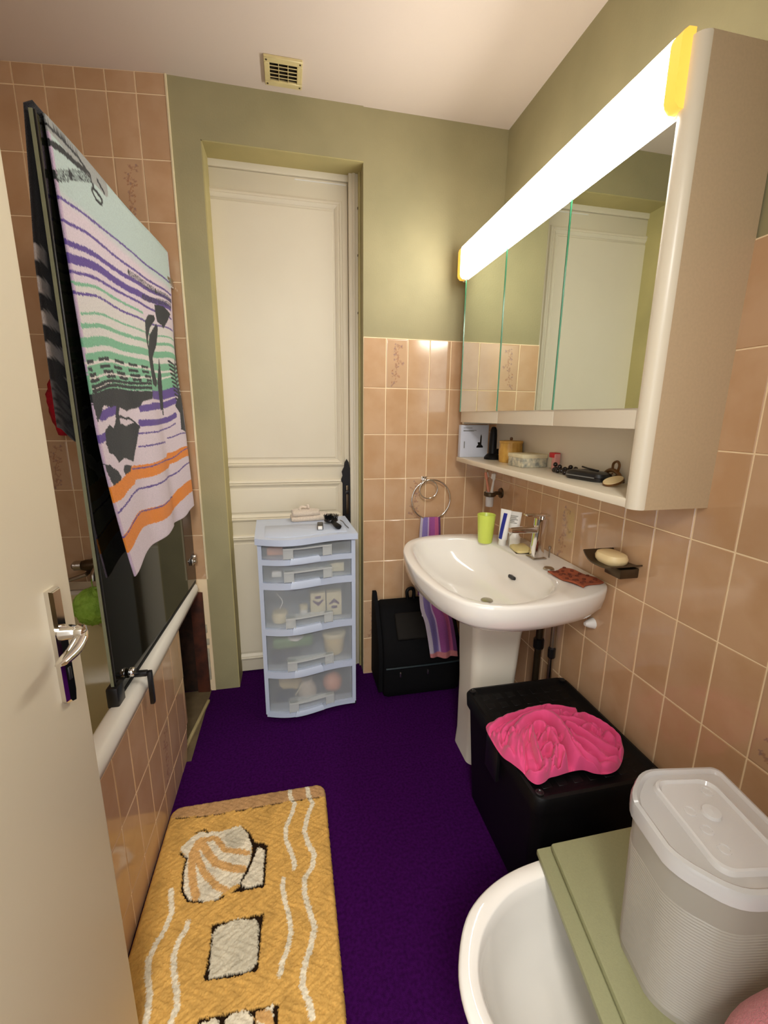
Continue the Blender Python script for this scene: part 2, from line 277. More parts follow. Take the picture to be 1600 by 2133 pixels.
M_ceramicdull = mat('white_ceramic_pedestal', (228, 222, 206), rough=0.2, noise=(2, 0.1))
M_enamel = mat('bath_enamel', (240, 235, 222), rough=0.12, noise=(3, 0.15), rgb2=(228, 220, 200))
M_bathin = mat('bath_inner_shaded_enamel', (206, 190, 140), rough=0.2, noise=(3, 0.2))  # beige copy of the enamel, shade inside the tub put into the colour
M_chrome = mat('chrome', (225, 222, 218), rough=0.07, metal=1.0, noise=(30, 0.05))
M_chromedull = mat('dull_chrome', (190, 184, 174), rough=0.28, metal=1.0, noise=(40, 0.3))
M_darkmetal = mat('bronzed_metal', (92, 78, 60), rough=0.35, metal=0.8, noise=(40, 0.3))
M_black = mat('black_plastic', (20, 19, 20), rough=0.35, noise=(40, 0.3))
M_blackmatt = mat('black_matt_plastic', (8, 8, 9), rough=0.5, spec=0.25, noise=(60, 0.4), bump=(300, 0.2, 0.001))
M_blackfab = mat('black_nylon', (9, 9, 11), rough=0.8, spec=0.15, noise=(60, 0.4), bump=(500, 0.5, 0.001))
M_bagpocket = mat('charcoal_nylon', (28, 25, 21), rough=0.8, spec=0.2, noise=(50, 0.4), bump=(500, 0.5, 0.001))
M_piping = mat('dark_teal_piping', (34, 48, 52), rough=0.45, noise=(50, 0.3))
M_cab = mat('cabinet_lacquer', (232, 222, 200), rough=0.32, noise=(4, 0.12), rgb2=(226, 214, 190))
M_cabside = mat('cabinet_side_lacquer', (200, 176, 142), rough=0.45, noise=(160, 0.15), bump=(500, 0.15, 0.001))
M_mirror = mat('mirror_silver', (222, 228, 218), rough=0.012, metal=1.0)
M_glassedge = mat('green_glass_edge', (70, 140, 100), rough=0.15, noise=(40, 0.3))
M_vent = mat('ivory_plastic', (226, 208, 150), rough=0.4, noise=(15, 0.3))
M_ventdark = mat('vent_painted_shade', (52, 42, 24), rough=0.9, noise=(20, 0.3))  # dark colour painted for the shade behind the vent slats
M_towerblue = mat('pale_blue_plastic', (194, 205, 224), rough=0.28, noise=(5, 0.1))
M_towertop = mat('pale_blue_lid', (196, 207, 226), rough=0.33, noise=(5, 0.1))
M_drawer = glassy('frosted_drawer_plastic', (206, 212, 214), 0.36, 0.25)
M_drawer2 = glassy('frosted_handle_plastic', (224, 228, 226), 0.55, 0.2)
M_bin = glassy('ribbed_milky_plastic', (192, 186, 174), 0.5, 0.28)
M_binlid = glassy('clear_lid_plastic', (232, 230, 228), 0.5, 0.08)
M_board = mat('sage_cushion_vinyl', (146, 146, 108), rough=0.5, noise=(300, 0.15), bump=(600, 0.2, 0.001))
M_pink = mat('hot_pink_jersey', (222, 74, 128), rough=0.85, sheen=0.2, noise=(40, 0.12), rgb2=(214, 56, 112), bump=(700, 0.15, 0.001))
M_pinktowel = mat('dusty_pink_terry', (226, 128, 138), rough=1.0, sheen=0.5, noise=(300, 0.6), rgb2=(196, 92, 104), bump=(500, 0.9, 0.004))
M_lime = mat('lime_plastic', (206, 222, 92), rough=0.35, noise=(10, 0.15))
M_white = mat('white_plastic', (236, 234, 228), rough=0.35, noise=(20, 0.1))
M_blueprint = mat('blue_print', (34, 44, 140), rough=0.4, noise=(30, 0.2))
M_greyprint = mat('grey_print', (120, 120, 116), rough=0.6, noise=(30, 0.2))
M_soapyel = mat('yellow_soap', (222, 204, 140), rough=0.45, noise=(20, 0.3))
M_soapcream = mat('cream_soap', (240, 216, 164), rough=0.4, noise=(14, 0.2))
M_rust = mat('rust_sponge_cloth', (160, 82, 50), rough=0.95, noise=(60, 0.5), bump=(150, 0.8, 0.003))
M_rustdot = mat('dark_cloth_print', (116, 56, 34), rough=0.95, noise=(60, 0.4))
M_coral = mat('coral_plastic', (232, 150, 118), rough=0.4, noise=(20, 0.2))
M_bamboo = mat('bamboo_wood', (206, 160, 74), rough=0.45, noise=(30, 0.6), rgb2=(182, 132, 52))
M_floral = mat('grey_floral_print', (214, 206, 178), rough=0.5, noise=(60, 0.9), rgb2=(120, 126, 122))
M_boxside = mat('cream_card', (228, 216, 178), rough=0.7, noise=(30, 0.3))
M_cardblue = mat('pale_blue_card', (206, 210, 222), rough=0.5, noise=(10, 0.15))
M_red = mat('red_plastic', (206, 16, 40), rough=0.35, noise=(20, 0.2))
M_palepink = mat('pale_pink_plastic', (226, 158, 150), rough=0.35, noise=(20, 0.2))
M_brown = mat('brown_tortoiseshell', (110, 72, 30), rough=0.35, noise=(50, 0.6))
M_beads = mat('black_beads', (28, 18, 16), rough=0.2, noise=(30, 0.3))
M_rubygauze = mat('red_gauze', (196, 14, 40), rough=0.9, noise=(60, 0.6), bump=(200, 0.8, 0.004))
M_greengauze = mat('green_gauze', (178, 224, 92), rough=0.85, noise=(60, 0.6), rgb2=(140, 196, 60), bump=(200, 0.8, 0.004))
M_beige = mat('beige_terry', (222, 206, 186), rough=1.0, sheen=0.3, noise=(200, 0.4), bump=(400, 0.7, 0.003))
M_screen = glassy('smoked_screen_glass', (14, 15, 8), 0.93, 0.04, (0.30, 0.30, 0.10))
M_screenedge = mat('screen_glass_edge', (150, 152, 122), rough=0.2, noise=(40, 0.3))
M_print = mat('towel_print', (220, 205, 210), rough=1.0, attr='Col', noise=(260, 0.3), bump=(420, 0.8, 0.003), sheen=0.2)
M_rug = mat('rug_pile', (214, 164, 76), rough=1.0, attr='Col', spec=0.1, noise=(60, 0.35))
M_stripe = mat('striped_towel_print', (150, 110, 160), rough=1.0, attr='Col', noise=(300, 0.3), bump=(420, 0.7, 0.003))
M_navy = mat('navy_cloth', (58, 66, 92), rough=0.95, noise=(60, 0.4))
M_packet = mat('green_packet', (118, 156, 104), rough=0.5, noise=(20, 0.4))
M_skin = mat('peach_plastic', (228, 160, 130), rough=0.4, noise=(30, 0.3))
M_purpleprint = mat('purple_print', (92, 52, 96), rough=0.6, noise=(30, 0.2))
M_lampcap = mat('amber_lamp_cap', (246, 200, 96), rough=0.4, noise=(10, 0.1), emit=((255, 190, 70), 0.55))
M_lamp = bpy.data.materials.new('lamp_diffuser'); M_lamp.use_nodes = True
_b = M_lamp.node_tree.nodes['Principled BSDF']; _b.inputs['Base Color'].default_value = (0.9, 0.9, 0.9, 1)
_b.inputs['Emission Color'].default_value = (1.0, 0.975, 0.935, 1); _b.inputs['Emission Strength'].default_value = LAMP_STRENGTH

# ------------------------------------------------------------------ room shell
XR, YB, ZC = 0.93, 1.94, 2.45          # right wall, back wall, ceiling
XL, YF = -1.16, -0.14                  # left wall, front wall
DX0, DX1, DZ, DY = -0.287, 0.318, 2.265, 2.06      # door recess
floor = struct(box('floor', XL - .05, XR + .05, -1.6, 2.12, -0.05, 0.0, M_carpet, bev=0), 'dark purple carpet covering the bathroom floor')
ceiling = struct(box('ceiling', XL - .05, XR + .05, YF - .1, 2.12, ZC, ZC + .05, M_ceil, bev=0), 'off-white painted ceiling')
def tile_mesh(w, h, deco=0, seed=0):
    name = 'tile'
    if not deco:
        bm = bmesh.new(); add_box(bm, -w / 2, w / 2, -0.003, 0.003, -h / 2, h / 2, 0)
        es = [e for e in bm.edges if all(v.co.y < 0 for v in e.verts)]
        bmesh.ops.bevel(bm, geom=es, offset=0.0014, segments=1, profile=0.5, affect='EDGES')
        return bm_done(bm, name)
    nu, nv = 36, 72
    def f(u, v):
        e = 0.0014 if (u in (0, 1) or v in (0, 1)) else 0
        return ((u - .5) * w, -0.003 + e, (v - .5) * h)
    me = grid_mesh(name, f, nu, nv, 0)
    n = len(me.vertices); co = np.zeros(n * 3); me.vertices.foreach_get('co', co); co = co.reshape(-1, 3)
    px, py = co[:, 0] / w, co[:, 2] / h
    base = np.tile(np.array(lin((206, 169, 132)), np.float32), (n, 1))
    rnd = random.Random(seed); art = []
    stem = [(-.12, -.40), (-.02, -.25), (-.10, -.08), (.06, .08), (-.02, .22), (.14, .36)]
    art.append(('line', 'a', .018, stem))
    for (x, y) in stem:
        for k in range(6):
            dx, dy = rnd.uniform(-.24, .24), rnd.uniform(-.09, .09)
            art.append(('line', 'b', .02, [(x + dx * .3, y + dy * .3), (x + dx, y + dy)]))
            q = rnd.uniform(.025, .045); cx, cy = x + dx, y + dy
            art.append(('poly', rnd.choice(['b', 'c', 'a']), 0, [(cx - q, cy), (cx, cy - q * .55), (cx + q, cy), (cx, cy + q * .55)]))
    col = paint(px, py, art, dict(a=lin((182, 134, 100)), b=lin((180, 140, 112)), c=lin((164, 132, 122))), base, .03)
    set_cols(me, col)
    return me
TT = 0.006
def tile_field(parent, us, vs, place, deco=(), tw=None, th=None, keep=None):
    """one tile object per cell of the grid us x vs; place(u,v)->(loc, rotz)"""
    cache = {}
    for i in range(len(us) - 1):
        for j in range(len(vs) - 1):
            w, h = us[i + 1] - us[i] - .0034, vs[j + 1] - vs[j] - .0034
            if w < .012 or h < .012: continue
            uc, vc = (us[i] + us[i + 1]) / 2, (vs[j] + vs[j + 1]) / 2
            if keep and not keep(uc, vc): continue
            dk = any(us[i] < du < us[i + 1] and vs[j] < dv < vs[j + 1] for du, dv in deco)
            key = (round(w, 3), round(h, 3), (i * 31 + j) % 3 + 1 if dk else 0)
            if key not in cache:
                me = tile_mesh(w, h, key[2], key[2]); me.materials.append(M_tiledeco if dk else M_tile)
                if dk: me.shade_smooth(); me.set_sharp_from_angle(angle=.6)
                cache[key] = me
            o = bpy.data.objects.new('tile', cache[key]); COL.objects.link(o); o.parent = parent
            loc, rz = place(uc, vc); o.location = loc
            o.rotation_euler = (random.uniform(-.004, .004), 0, rz + random.uniform(-.005, .005))

# back wall: painted masonry with the door recess cut out
bm = bmesh.new()
add_box(bm, -0.392, DX0, YB, DY, 0, ZC)                 # pillar left of the recess
add_box(bm, DX0, DX1, YB, DY, DZ, ZC)                   # lintel
add_box(bm, DX1, XR + .05, YB + .004, DY, 0, ZC)        # right of the recess
add_box(bm, DX0 - .2, DX1 + .1, DY + .045, DY + .06, 0, ZC)
wall_back = struct(link('wall_back', bm_done(bm, 'wall_back'), M_green, smooth=False), 'olive painted back wall with a recessed door and tiles lower right')
tile_bed = box('grout_bed', DX1, XR, YB - .003, YB + .003, 0, 1.612, M_grout, wall_back, bev=0)
us = [.318, .418, .517, .617, .716, .816, .916, XR]; vs = [0.0, .195, .396, .598, .799, .998, 1.199, 1.402, 1.611]
tile_field(wall_back, us, vs, lambda u, v: ((u, YB - .0015, v), 0), deco=[(.46, 1.5), (.36, .3), (.56, .9)])
# recess sides in the lighter olive that has light painted in
box('recess_reveal', DX0 - .001, DX0 + .004, YB + .001, DY, 0, DZ, M_greenlit, wall_back, bev=0)
box('recess_reveal', DX0, DX1, YB + .001, DY, DZ - .004, DZ + .001, M_greenlit, wall_back, bev=0)
# end wall of the bath alcove, tiled to the ceiling, turned a little from the back wall
ang = math.atan(0.12)
wall_end = struct(empty('wall_alcove_end', (-0.392, YB, 0), (0, 0, -ang)), 'terracotta tiled end wall of the bath alcove')
box('grout_bed', -.80, 0, -.003, .06, 0.0, ZC, M_grout, wall_end, bev=0)
us = [-.101 * k for k in range(8, -1, -1)]; vs = [.56, .764, .966, 1.169, 1.371, 1.574, 1.776, 1.979, 2.182, 2.384, ZC]
tile_field(wall_end, us, vs, lambda u, v: ((u, -.0015, v), 0), deco=[(-.15, 2.08), (-.55, 1.07), (-.45, 1.47)])
box('tile_edging', -.001, .006, -.006, .004, 0.56, ZC, M_cream, wall_end, bev=.001)
# bare strip of wall under the bath rim
box('bare_wall', -.30, -.03, -.004, .0, 0.0, .50, M_rawwall, wall_end, bev=0)
box('bare_board', -.075, -.022, -.02, -.004, 0.0, .50, M_rawwood, wall_end, bev=.002)
for (z0, z1, w) in ((.06, .22, .008), (.24, .27, .012), (.30, .34, .006)):
    box('plaster_flake', -.022, -.022 + w, -.009, -.001, z0, z1, M_plaster, wall_end, bev=.002)
# right wall
wall_right = struct(box('wall_right', XR + .003, XR + .1, YF - .1, 2.0, 0, ZC, M_green, bev=0), 'right wall, olive paint above terracotta tiles')
box('grout_bed', XR - .003, XR + .003, YF, YB, 0, 1.636, M_grout, wall_right, bev=0)
us = sorted([max(1.027 + .1062 * k, YF) for k in range(-11, 9)] + [YB]); vs = [0.0, .1535, .365, .5765, .79, 1.001, 1.2125, 1.424, 1.635]
tile_field(wall_right, us, vs, lambda u, v: ((XR - .0015, u, v), -PI / 2), deco=[(1.3, .9), (.55, .68), (1.82, 1.1), (.87, .27), (.23, 1.1)])
# left wall of the alcove, front wall with the open doorway
wall_left = struct(box('wall_left', XL - .05, XL, YF - .1, 2.12, 0, ZC, M_tile, bev=0), 'left wall behind the bath')
bm = bmesh.new()
add_box(bm, XL, -.66, YF - .1, YF, 0, ZC); add_box(bm, .26, XR + .05, YF - .1, YF, 0, ZC); add_box(bm, -.66, .26, YF - .1, YF, 2.12, ZC)
wall_front = struct(link('wall_front', bm_done(bm, 'wall_front'), M_green, smooth=False), 'front wall around the open doorway')

# ------------------------------------------------------------------ door 1: closed panelled door in the recess
door1 = struct(empty('door_1', (0, DY, 0)), 'closed cream panelled door in the olive recess with an iron latch')
def frame_ring(name, x0, x1, z0, z1, steps, m, parent, cap=False):
    """moulding: nested rectangular rings; steps = [(inset, y)]"""
    bm = bmesh.new(); rings = []
    for ins, y in steps:
        rings.append([(x0 + ins, y, z0 + ins), (x1 - ins, y, z0 + ins), (x1 - ins, y, z1 - ins), (x0 + ins, y, z1 - ins)])
    add_rings(bm, rings, True, False, cap)
    return link(name, bm_done(bm, name), m, parent, angle=20)
DL, DR = -.32, .268
bm = bmesh.new(); add_box(bm, DL, DR, -.005, .03, .012, 2.235, .002)
link('door_leaf', bm_done(bm, 'door_leaf'), M_doorwhite, door1)
for (z0, z1) in ((1.045, 2.165), (.79, .985), (.075, .725)):
    frame_ring('panel_moulding', -.44, .245, z0, z1, [(0, -.005), (.003, -.013), (.011, -.017), (.016, -.012), (.02, -.015), (.027, -.011), (.033, -.006)], M_doorwhite, door1)
    frame_ring('raised_panel', -.40, .205, z0 + .04, z1 - .04, [(0, -.005), (.004, -.008), (.012, -.0085)], M_doorwhite, door1, True)
bm = bmesh.new(); add_box(bm, DR + .002, DX1, -.03, .03, .0, DZ, .003); add_box(bm, DX0 - .2, DX1, -.012, .03, 2.237, DZ, .002)
link('door_frame', bm_done(bm, 'door_frame'), M_doorwhite, door1)
box('frame_bead', DR + .018, DR + .03, -.036, -.028, 0, DZ, M_doorwhite, door1, bev=.003)
box('frame_bead', DX1 - .009, DX1, -.05, -.028, 0, DZ, M_greenlit, door1, bev=.003)
box('door_gap_painted_light', .05, .262, -.0075, -.004, 2.224, 2.2275, M_white, door1, bev=0)  # white strip painting a line of light along the door top
# iron latch
M_iron = mat('black_iron', (20, 17, 16), rough=0.4, metal=.4, noise=(60, .4))
prof = [(.0, .135), (.009, .12), (.012, .10), (.024, .075), (.02, .055), (.027, .04), (.027, .03), (.021, .02), (.022, -.16), (.015, -.2), (0, -.205)]
pol = [(x, z) for x, z in prof] + [(-x, z) for x, z in prof[::-1][1:-1]]
bm = bmesh.new(); add_rings(bm, [[(x, -.012, z) for x, z in pol], [(x, -.024, z) for x, z in pol]])
latch = link('latch_plate', bm_done(bm, 'latch_plate'), M_iron, door1, loc=(.254, 0, .945))
latch['label'] = 'black iron latch plate'
box('latch_bolt', -.006, .006, -.034, -.024, -.13, .01, M_darkmetal, latch, bev=.002)
box('latch_knob', -.01, .008, -.05, -.03, -.03, -.012, M_iron, latch, bev=.004)
for z in (1.95, 1.72, 2.13): box('frame_screw', DX1 - .012, DX1 - .006, -.038, -.03, z, z + .008, M_darkmetal, door1, bev=.001)

# ------------------------------------------------------------------ door 2: open leaf the photographer came through
E2 = Vector((-.345, .720)); d2 = Vector((.05, .999)).normalized()
door2 = struct(empty('door_2', (E2.x, E2.y, 0), (0, 0, math.atan2(d2.y, d2.x))), 'open cream door leaf with a chrome lever handle, at the left')
bm = bmesh.new(); add_box(bm, -.83, 0, 0.0, .042, .04, 2.08, .007, 3)
link('door_leaf', bm_done(bm, 'door_leaf'), M_doorleaf, door2)
# door handle on the open leaf (leaf face is local y = 0, room side is -y)
bm = bmesh.new()
pl = [(-.0125, -.085), (-.006, -.092), (.008, -.096), (.0125, -.08), (.0125, .09), (-.0125, .09)]
add_rings(bm, [[(x, 0, z) for x, z in pl], [(x, -.006, z) for x, z in pl], [(x * .7, -.010, z * .97) for x, z in pl]])
add_lathe(bm, [(.0125, -.008), (.011, -.02), (.009, -.028)], 16, (0, 0, .022), axis='Y')
plate = link('handle_plate', bm_done(bm, 'handle_plate'), M_chrome, door2, loc=(-.056, 0, .943))
plate['label'] = 'tall narrow chrome handle plate'
bm = bmesh.new()
add_lathe(bm, [(.0085, -.020), (.0085, -.026), (.0105, -.030), (.009, -.038), (.003, -.041)], 16, (0, 0, .022), axis='Y')
lev = spline([(.004, -.033, .020), (-.010, -.036, .014), (-.03, -.037, .008), (-.055, -.036, .006), (-.066, -.035, .006)], 5)
rings = []
for i, p in enumerate(lev):
    t = i / (len(lev) - 1); h = .0055 + .003 * math.sin(PI * t) - .003 * t; w = .0085 + .004 * math.sin(PI * t) - .004 * t
    rings.append([(p.x, p.y + w * math.cos(a), p.z + h * math.sin(a)) for a in [2 * PI * k / 12 for k in range(12)]])
add_rings(bm, rings)
link('lever', bm_done(bm, 'lever'), M_chrome, plate)
box('keyhole', -.003, .003, -.0115, -.009, -.055, -.035, M_black, plate, bev=.001)

# ------------------------------------------------------------------ bath front: tiled panel
panel = struct(empty('trim_1', (-.43, 0, 0)), 'tiled front panel of the bath')
bm = bmesh.new()
bx = .30; brk = [(bx, 0), (1.512, 0), (1.53, .045), (1.546, .10), (1.553, .118), (1.566, .13), (1.562, .24), (1.572, .33), (1.566, .42), (1.57, .508), (bx, .508)]
add_rings(bm, [[(.0, y, z) for y, z in brk], [(-.025, y, z) for y, z in brk]])
link('grout_bed', bm_done(bm, 'grout_bed'), M_grout, panel, smooth=False)
us = [.35, .45, .548, .648, .75, .85, .95, 1.05, 1.152, 1.25, 1.35, 1.448, 1.546]; vs = [.0, .11, .312, .508]
tile_field(panel, us, vs, lambda u, v: ((-.0015, u, v), PI / 2), deco=[(1.3, .2), (.7, .2)], keep=lambda u, v: not (u > 1.44 and v < .1))
for (y1, z0, z1) in ((1.566, .122, .31), (1.57, .314, .507)):
    box('tile', -.0045, .0015, 1.5478, y1, z0, z1, M_tile, panel, bev=.001, seg=1)
bm = bmesh.new(); add_rings(bm, [[(.0015, 1.4495, .002), (.0015, 1.512, .002), (.0015, 1.528, .045), (.0015, 1.543, .107), (.0015, 1.4495, .107)], [(-.0045, 1.4495, .002), (-.0045, 1.512, .002), (-.0045, 1.528, .045), (-.0045, 1.543, .107), (-.0045, 1.4495, .107)]])
link('tile', bm_done(bm, 'tile'), M_tile, panel, smooth=False)
struct(box('floor_patch', -.62, -.412, 1.50, 1.94, .0005, .004, M_concrete, bev=0), 'bare concrete floor where the carpet stops beside the bath')
bt = struct(box('trim_2', -.006, .006, -.15, .15, 0, .012, M_batten, bev=.002), 'pale wooden batten on the floor at the end of the bath panel')
bt.location = (-.428, 1.70, .004); bt.rotation_euler = (0, 0, -.13)

# ------------------------------------------------------------------ bathtub
tub = tag(empty('bathtub', (-.79, 1.10, 0)), 'white enamel bathtub behind the terracotta tiled panel', 'bathtub')
def rrect(hx, hy, r, n=8):
    pts = []
    for cx, cy, a0 in ((hx - r, hy - r, 0), (-hx + r, hy - r, PI / 2), (-hx + r, -hy + r, PI), (hx - r, -hy + r, 1.5 * PI)):
        for k in range(n + 1):
            a = a0 + PI / 2 * k / n; pts.append((cx + r * math.cos(a), cy + r * math.sin(a)))
    return pts
bm = bmesh.new()
def ringz(hx, hy, r, z, oy=0): return [(x, y + oy, z) for x, y in rrect(hx, hy, r)]
add_rings(bm, [ringz(.355, .80, .03, .508), ringz(.364, .805, .03, .512), ringz(.367, .81, .03, .53), ringz(.362, .81, .03, .548), ringz(.350, .805, .03, .555),
               ringz(.322, .78, .09, .555), ringz(.312, .765, .10, .546)], True, False, False)
rim = link('rim', bm_done(bm, 'rim'), M_enamel, tub, angle=60, loc=(0, .02, 0))
bm = bmesh.new()
add_rings(bm, [ringz(.313, .766, .10, .548), ringz(.303, .752, .11, .50), ringz(.285, .71, .16, .35, -.01), ringz(.262, .66, .2, .22, -.02), ringz(.22, .60, .2, .155, -.02), ringz(.12, .48, .1, .145, -.02)], True, False, True)
link('basin', bm_done(bm, 'basin'), M_bathin, tub, angle=80, loc=(0, .02, 0))
bm = bmesh.new(); add_lathe(bm, [(.026, 0), (.026, -.006), (.018, -.01), (.006, -.012)], 20, (0, .755, .42), axis='Y')
link('overflow_plate', bm_done(bm, 'overflow_plate'), M_chrome, tub)
# bath mixer on the end wall and grip bar
mixer = tag(empty('bath_mixer', (-.80, 1.985, .66)), 'dark chrome bath mixer tap on the alcove end wall above the tub', 'tap')
bm = bmesh.new(); add_lathe(bm, [(.02, -.07), (.024, -.055), (.024, .055), (.02, .07)], 16, (0, -.06, 0), axis='X')
add_lathe(bm, [(.013, 0), (.013, -.06)], 12, (-.05, 0, 0), axis='Y'); add_lathe(bm, [(.013, 0), (.013, -.06)], 12, (.05, 0, 0), axis='Y')
link('body', bm_done(bm, 'body'), M_darkmetal, mixer)
tube('spout', spline([(0, -.07, 0), (0, -.11, .0), (0, -.14, -.015), (0, -.15, -.04)], 5), .011, M_chromedull, mixer)
for sx in (-1, 1): lathe('knob', [(.012, .066 * sx), (.02, .072 * sx), (.02, .10 * sx), (.012, .108 * sx)], M_chromedull, mixer, c=(0, -.06, 0), axis='X', n=12)
puff = tag(empty('bath_puff', (-.785, 1.785, .535)), 'bright green mesh bath puff hanging from the bath tap', 'bath puff')
def puff_mesh(r, seed, n=44):
    rr = np.random.RandomState(seed); ks = rr.normal(size=(10, 3)) * 9; ph = rr.uniform(0, 6, 10)
    def f(u, v):
        a, b = 2 * PI * u, PI * v
        p = np.array([math.sin(b) * math.cos(a), math.sin(b) * math.sin(a), math.cos(b)])
        s = np.sin(ks @ p + ph); d = 1 + .16 * np.mean(np.abs(s)) * 2 - .16 + .12 * math.sin(12 * s[0] + 8 * s[1]) * .6
        return p * r * d
    return grid_mesh('puff', f, n, n // 2)
link('gauze', puff_mesh(.068, 3), M_greengauze, puff, angle=180)
tube('cord', spline([(0, 0, .06), (-.004, .015, .078), (-.012, .030, .088), (-.016, .045, .098)], 5), .002, M_greengauze, puff, n=6)
grip = tag(empty('grip_bar', (-.93, 1.955, .60)), 'short chrome grip bar on the alcove wall at the tub end', 'grip bar')
tube('bar', [(-.06, -.03, -.02), (.07, -.03, .02)], .008, M_chromedull, grip)
for x, z in ((-.055, -.018), (.065, .018)): tube('bracket', [(x, -.03, z), (x, .06, z)], .009, M_darkmetal, grip)
red = tag(empty('red_gauze_cloth', (-.882, 1.965, 1.30)), 'crumpled red gauze bath cloth hanging on the end wall behind the screen', 'cloth')
rr = np.random.RandomState(5)
prof = []
for k in range(13):
    t = k / 12; prof.append((.018 + .018 * math.sin(PI * min(1, t * 1.1)) + .007 * rr.rand(), .105 - .21 * t))
bm = bmesh.new(); rings = []
for r_, z in prof:
    rings.append([((r_ + .007 * math.sin(5 * a + z * 60)) * math.cos(a), .8 * (r_ + .006 * math.sin(4 * a + z * 40)) * math.sin(a), z + .004 * math.sin(7 * a)) for a in [2 * PI * i / 20 for i in range(20)]])
add_rings(bm, rings); link('cloth', bm_done(bm, 'cloth'), M_rubygauze, red, angle=180)
tube('hanging_loop', spline([(0, 0, .1), (.004, .01, .13), (.0, .022, .15)], 4), .003, M_rubygauze, red, n=6)
tube('wall_hook', [(0, .04, .15), (0, .015, .15), (0, .012, .16)], .004, M_chromedull, red, n=8)

# ------------------------------------------------------------------ bath screen (hinged smoked glass) resting on the rim
SN, SF = Vector((-.463, 1.085)), Vector((-.436, 1.925))
sd = (SF - SN); SL = sd.length; sa = math.atan2(sd.y, sd.x)
screen = tag(empty('bath_screen', (SN.x, SN.y, 0), (0, 0, sa)), 'smoked dark glass bath screen standing on the tub rim under the towel', 'bath screen')
ZS0, ZS1 = .568, 1.845
bm = bmesh.new(); add_box(bm, 0, SL, -.003, .003, ZS0, ZS1, 0); link('glass_pane', bm_done(bm, 'glass_pane'), M_screen, screen, smooth=False)
bm = bmesh.new(); add_box(bm, -.0015, .0, -.0035, .0035, ZS0, ZS1, 0); link('pane_edge', bm_done(bm, 'pane_edge'), M_screenedge, screen, smooth=False)
bm = bmesh.new(); add_box(bm, 0, .005, -.0075, -.0035, ZS0, ZS1, .001); link('edge_strip', bm_done(bm, 'edge_strip'), M_black, screen)
box('bottom_seal', .02, SL - .01, -.004, .004, .556, ZS0, M_blackmatt, screen, bev=.001)
for z in (1.765, .665):
    bm = bmesh.new(); add_box(bm, SL - .06, SL - .012, -.012, -.003, z - .014, z + .014, .002); add_box(bm, SL - .016, SL + .006, -.014, .012, z - .018, z + .018, .003)
    add_lathe(bm, [(.007, 0), (.007, -.008), (.004, -.01)], 12, (SL - .04, -.010, z), axis='Y')
    link('hinge', bm_done(bm, 'hinge'), M_chromedull, screen)
bm = bmesh.new(); add_box(bm, -.012, .03, -.014, .014, .545, .60, .004); link('end_shoe', bm_done(bm, 'end_shoe'), M_black, screen, loc=(0, 0, .006))
bm = bmesh.new(); add_lathe(bm, [(.010, -.02), (.013, -.016), (.013, -.008), (.006, 0)], 14, (.085, 0, .592), axis='Y'); link('stop_knob', bm_done(bm, 'stop_knob'), M_chrome, screen)
hook = link('rim_hook', None or (lambda b: (add_box(b, .09, .105, -.047, -.004, .570, .585, .003), add_box(b, .09, .105, -.058, -.046, .482, .583, .003), bm_done(b, 'rim_hook'))[2])(bmesh.new()), M_black, screen)

# ------------------------------------------------------------------ beach towel over the screen
PAL = dict(purple=lin((98, 72, 152)), green=lin((128, 190, 152)), dark=lin((36, 40, 42)), orange=lin((240, 140, 34)), grey=lin((168, 170, 166)), base=lin((232, 222, 216)))
towel = tag(empty('beach_towel', (SN.x, SN.y, 0), (0, 0, sa)), 'beach towel with palms, parrot and purple, green and orange stripes, hung over the bath screen', 'towel')
NU, NV = 240, 420
TOPZ = ZS1 + .012
def tow_front(u, v):
    x0 = .034 + .082 * max(0, (v - .60) / .40) ** 1.5; x1 = SL - .010 - .055 * math.exp(-((v - .38) / .2) ** 2)
    x = x0 + (x1 - x0) * u
    zb = .885 + .022 * u - .030 * math.exp(-((u - .0) / .1) ** 2) + .010 * math.sin(u * 16) * u
    z = TOPZ + .012 * u + (zb - TOPZ - .012 * u) * v
    fold = v ** 1.2 * (.012 * math.sin(u * 15 + 1.5 * v) * min(1, u * 2.2) + .004 * math.sin(u * 34 + 2) * u)
    yy = -.009 - .020 * v - fold - .010 * v * (1 - u)
    if v < .012: z = TOPZ + .012 * u; yy = -.004 - .4 * v
    return (x, yy, z + .003 * math.sin(u * 9))
me = grid_mesh('printed_face', tow_front, NU, NV)
U, V = np.meshgrid(np.arange(NU + 1) / NU, np.arange(NV + 1) / NV); U = U.ravel(); V = V.ravel()
base = np.tile(np.array(lin((228, 212, 220)), np.float32), (len(U), 1))
sky = np.clip((.155 - V) / .03, 0, 1)[:, None] * np.clip(1.35 - .35 * U, 0, 1)[:, None]
base = base * (1 - sky) + np.array(lin((196, 214, 208)), np.float32) * sky
cr = np.array(lin((226, 220, 214)), np.float32); k = ((V > .3) & (V < .52))[:, None]; base = np.where(k, cr, base)
base[(U < .012) | (U > .992)] = lin((206, 180, 204))
se = np.interp(V, [0, .15, .29, .43, .53, .63, .775, .916, 1], [0, -.025, -.032, -.038, -.052, -.057, -.044, -.023, 0]); sr = np.interp(V, [0, .15, .33, .44, .57, .77, 1], [1, .965, .93, .925, .95, .98, 1])
set_cols(me, paint(se + U * (sr - se), V - .012 * np.sin(PI * V), TOWEL_ART, PAL, base, .0025, asp=.85))
bm = bmesh.new(); bm.from_mesh(me); bmesh.ops.solidify(bm, geom=bm.faces[:], thickness=-.004); bm.to_mesh(me); bm.free()
link('printed_face', me, M_print, towel, angle=180)
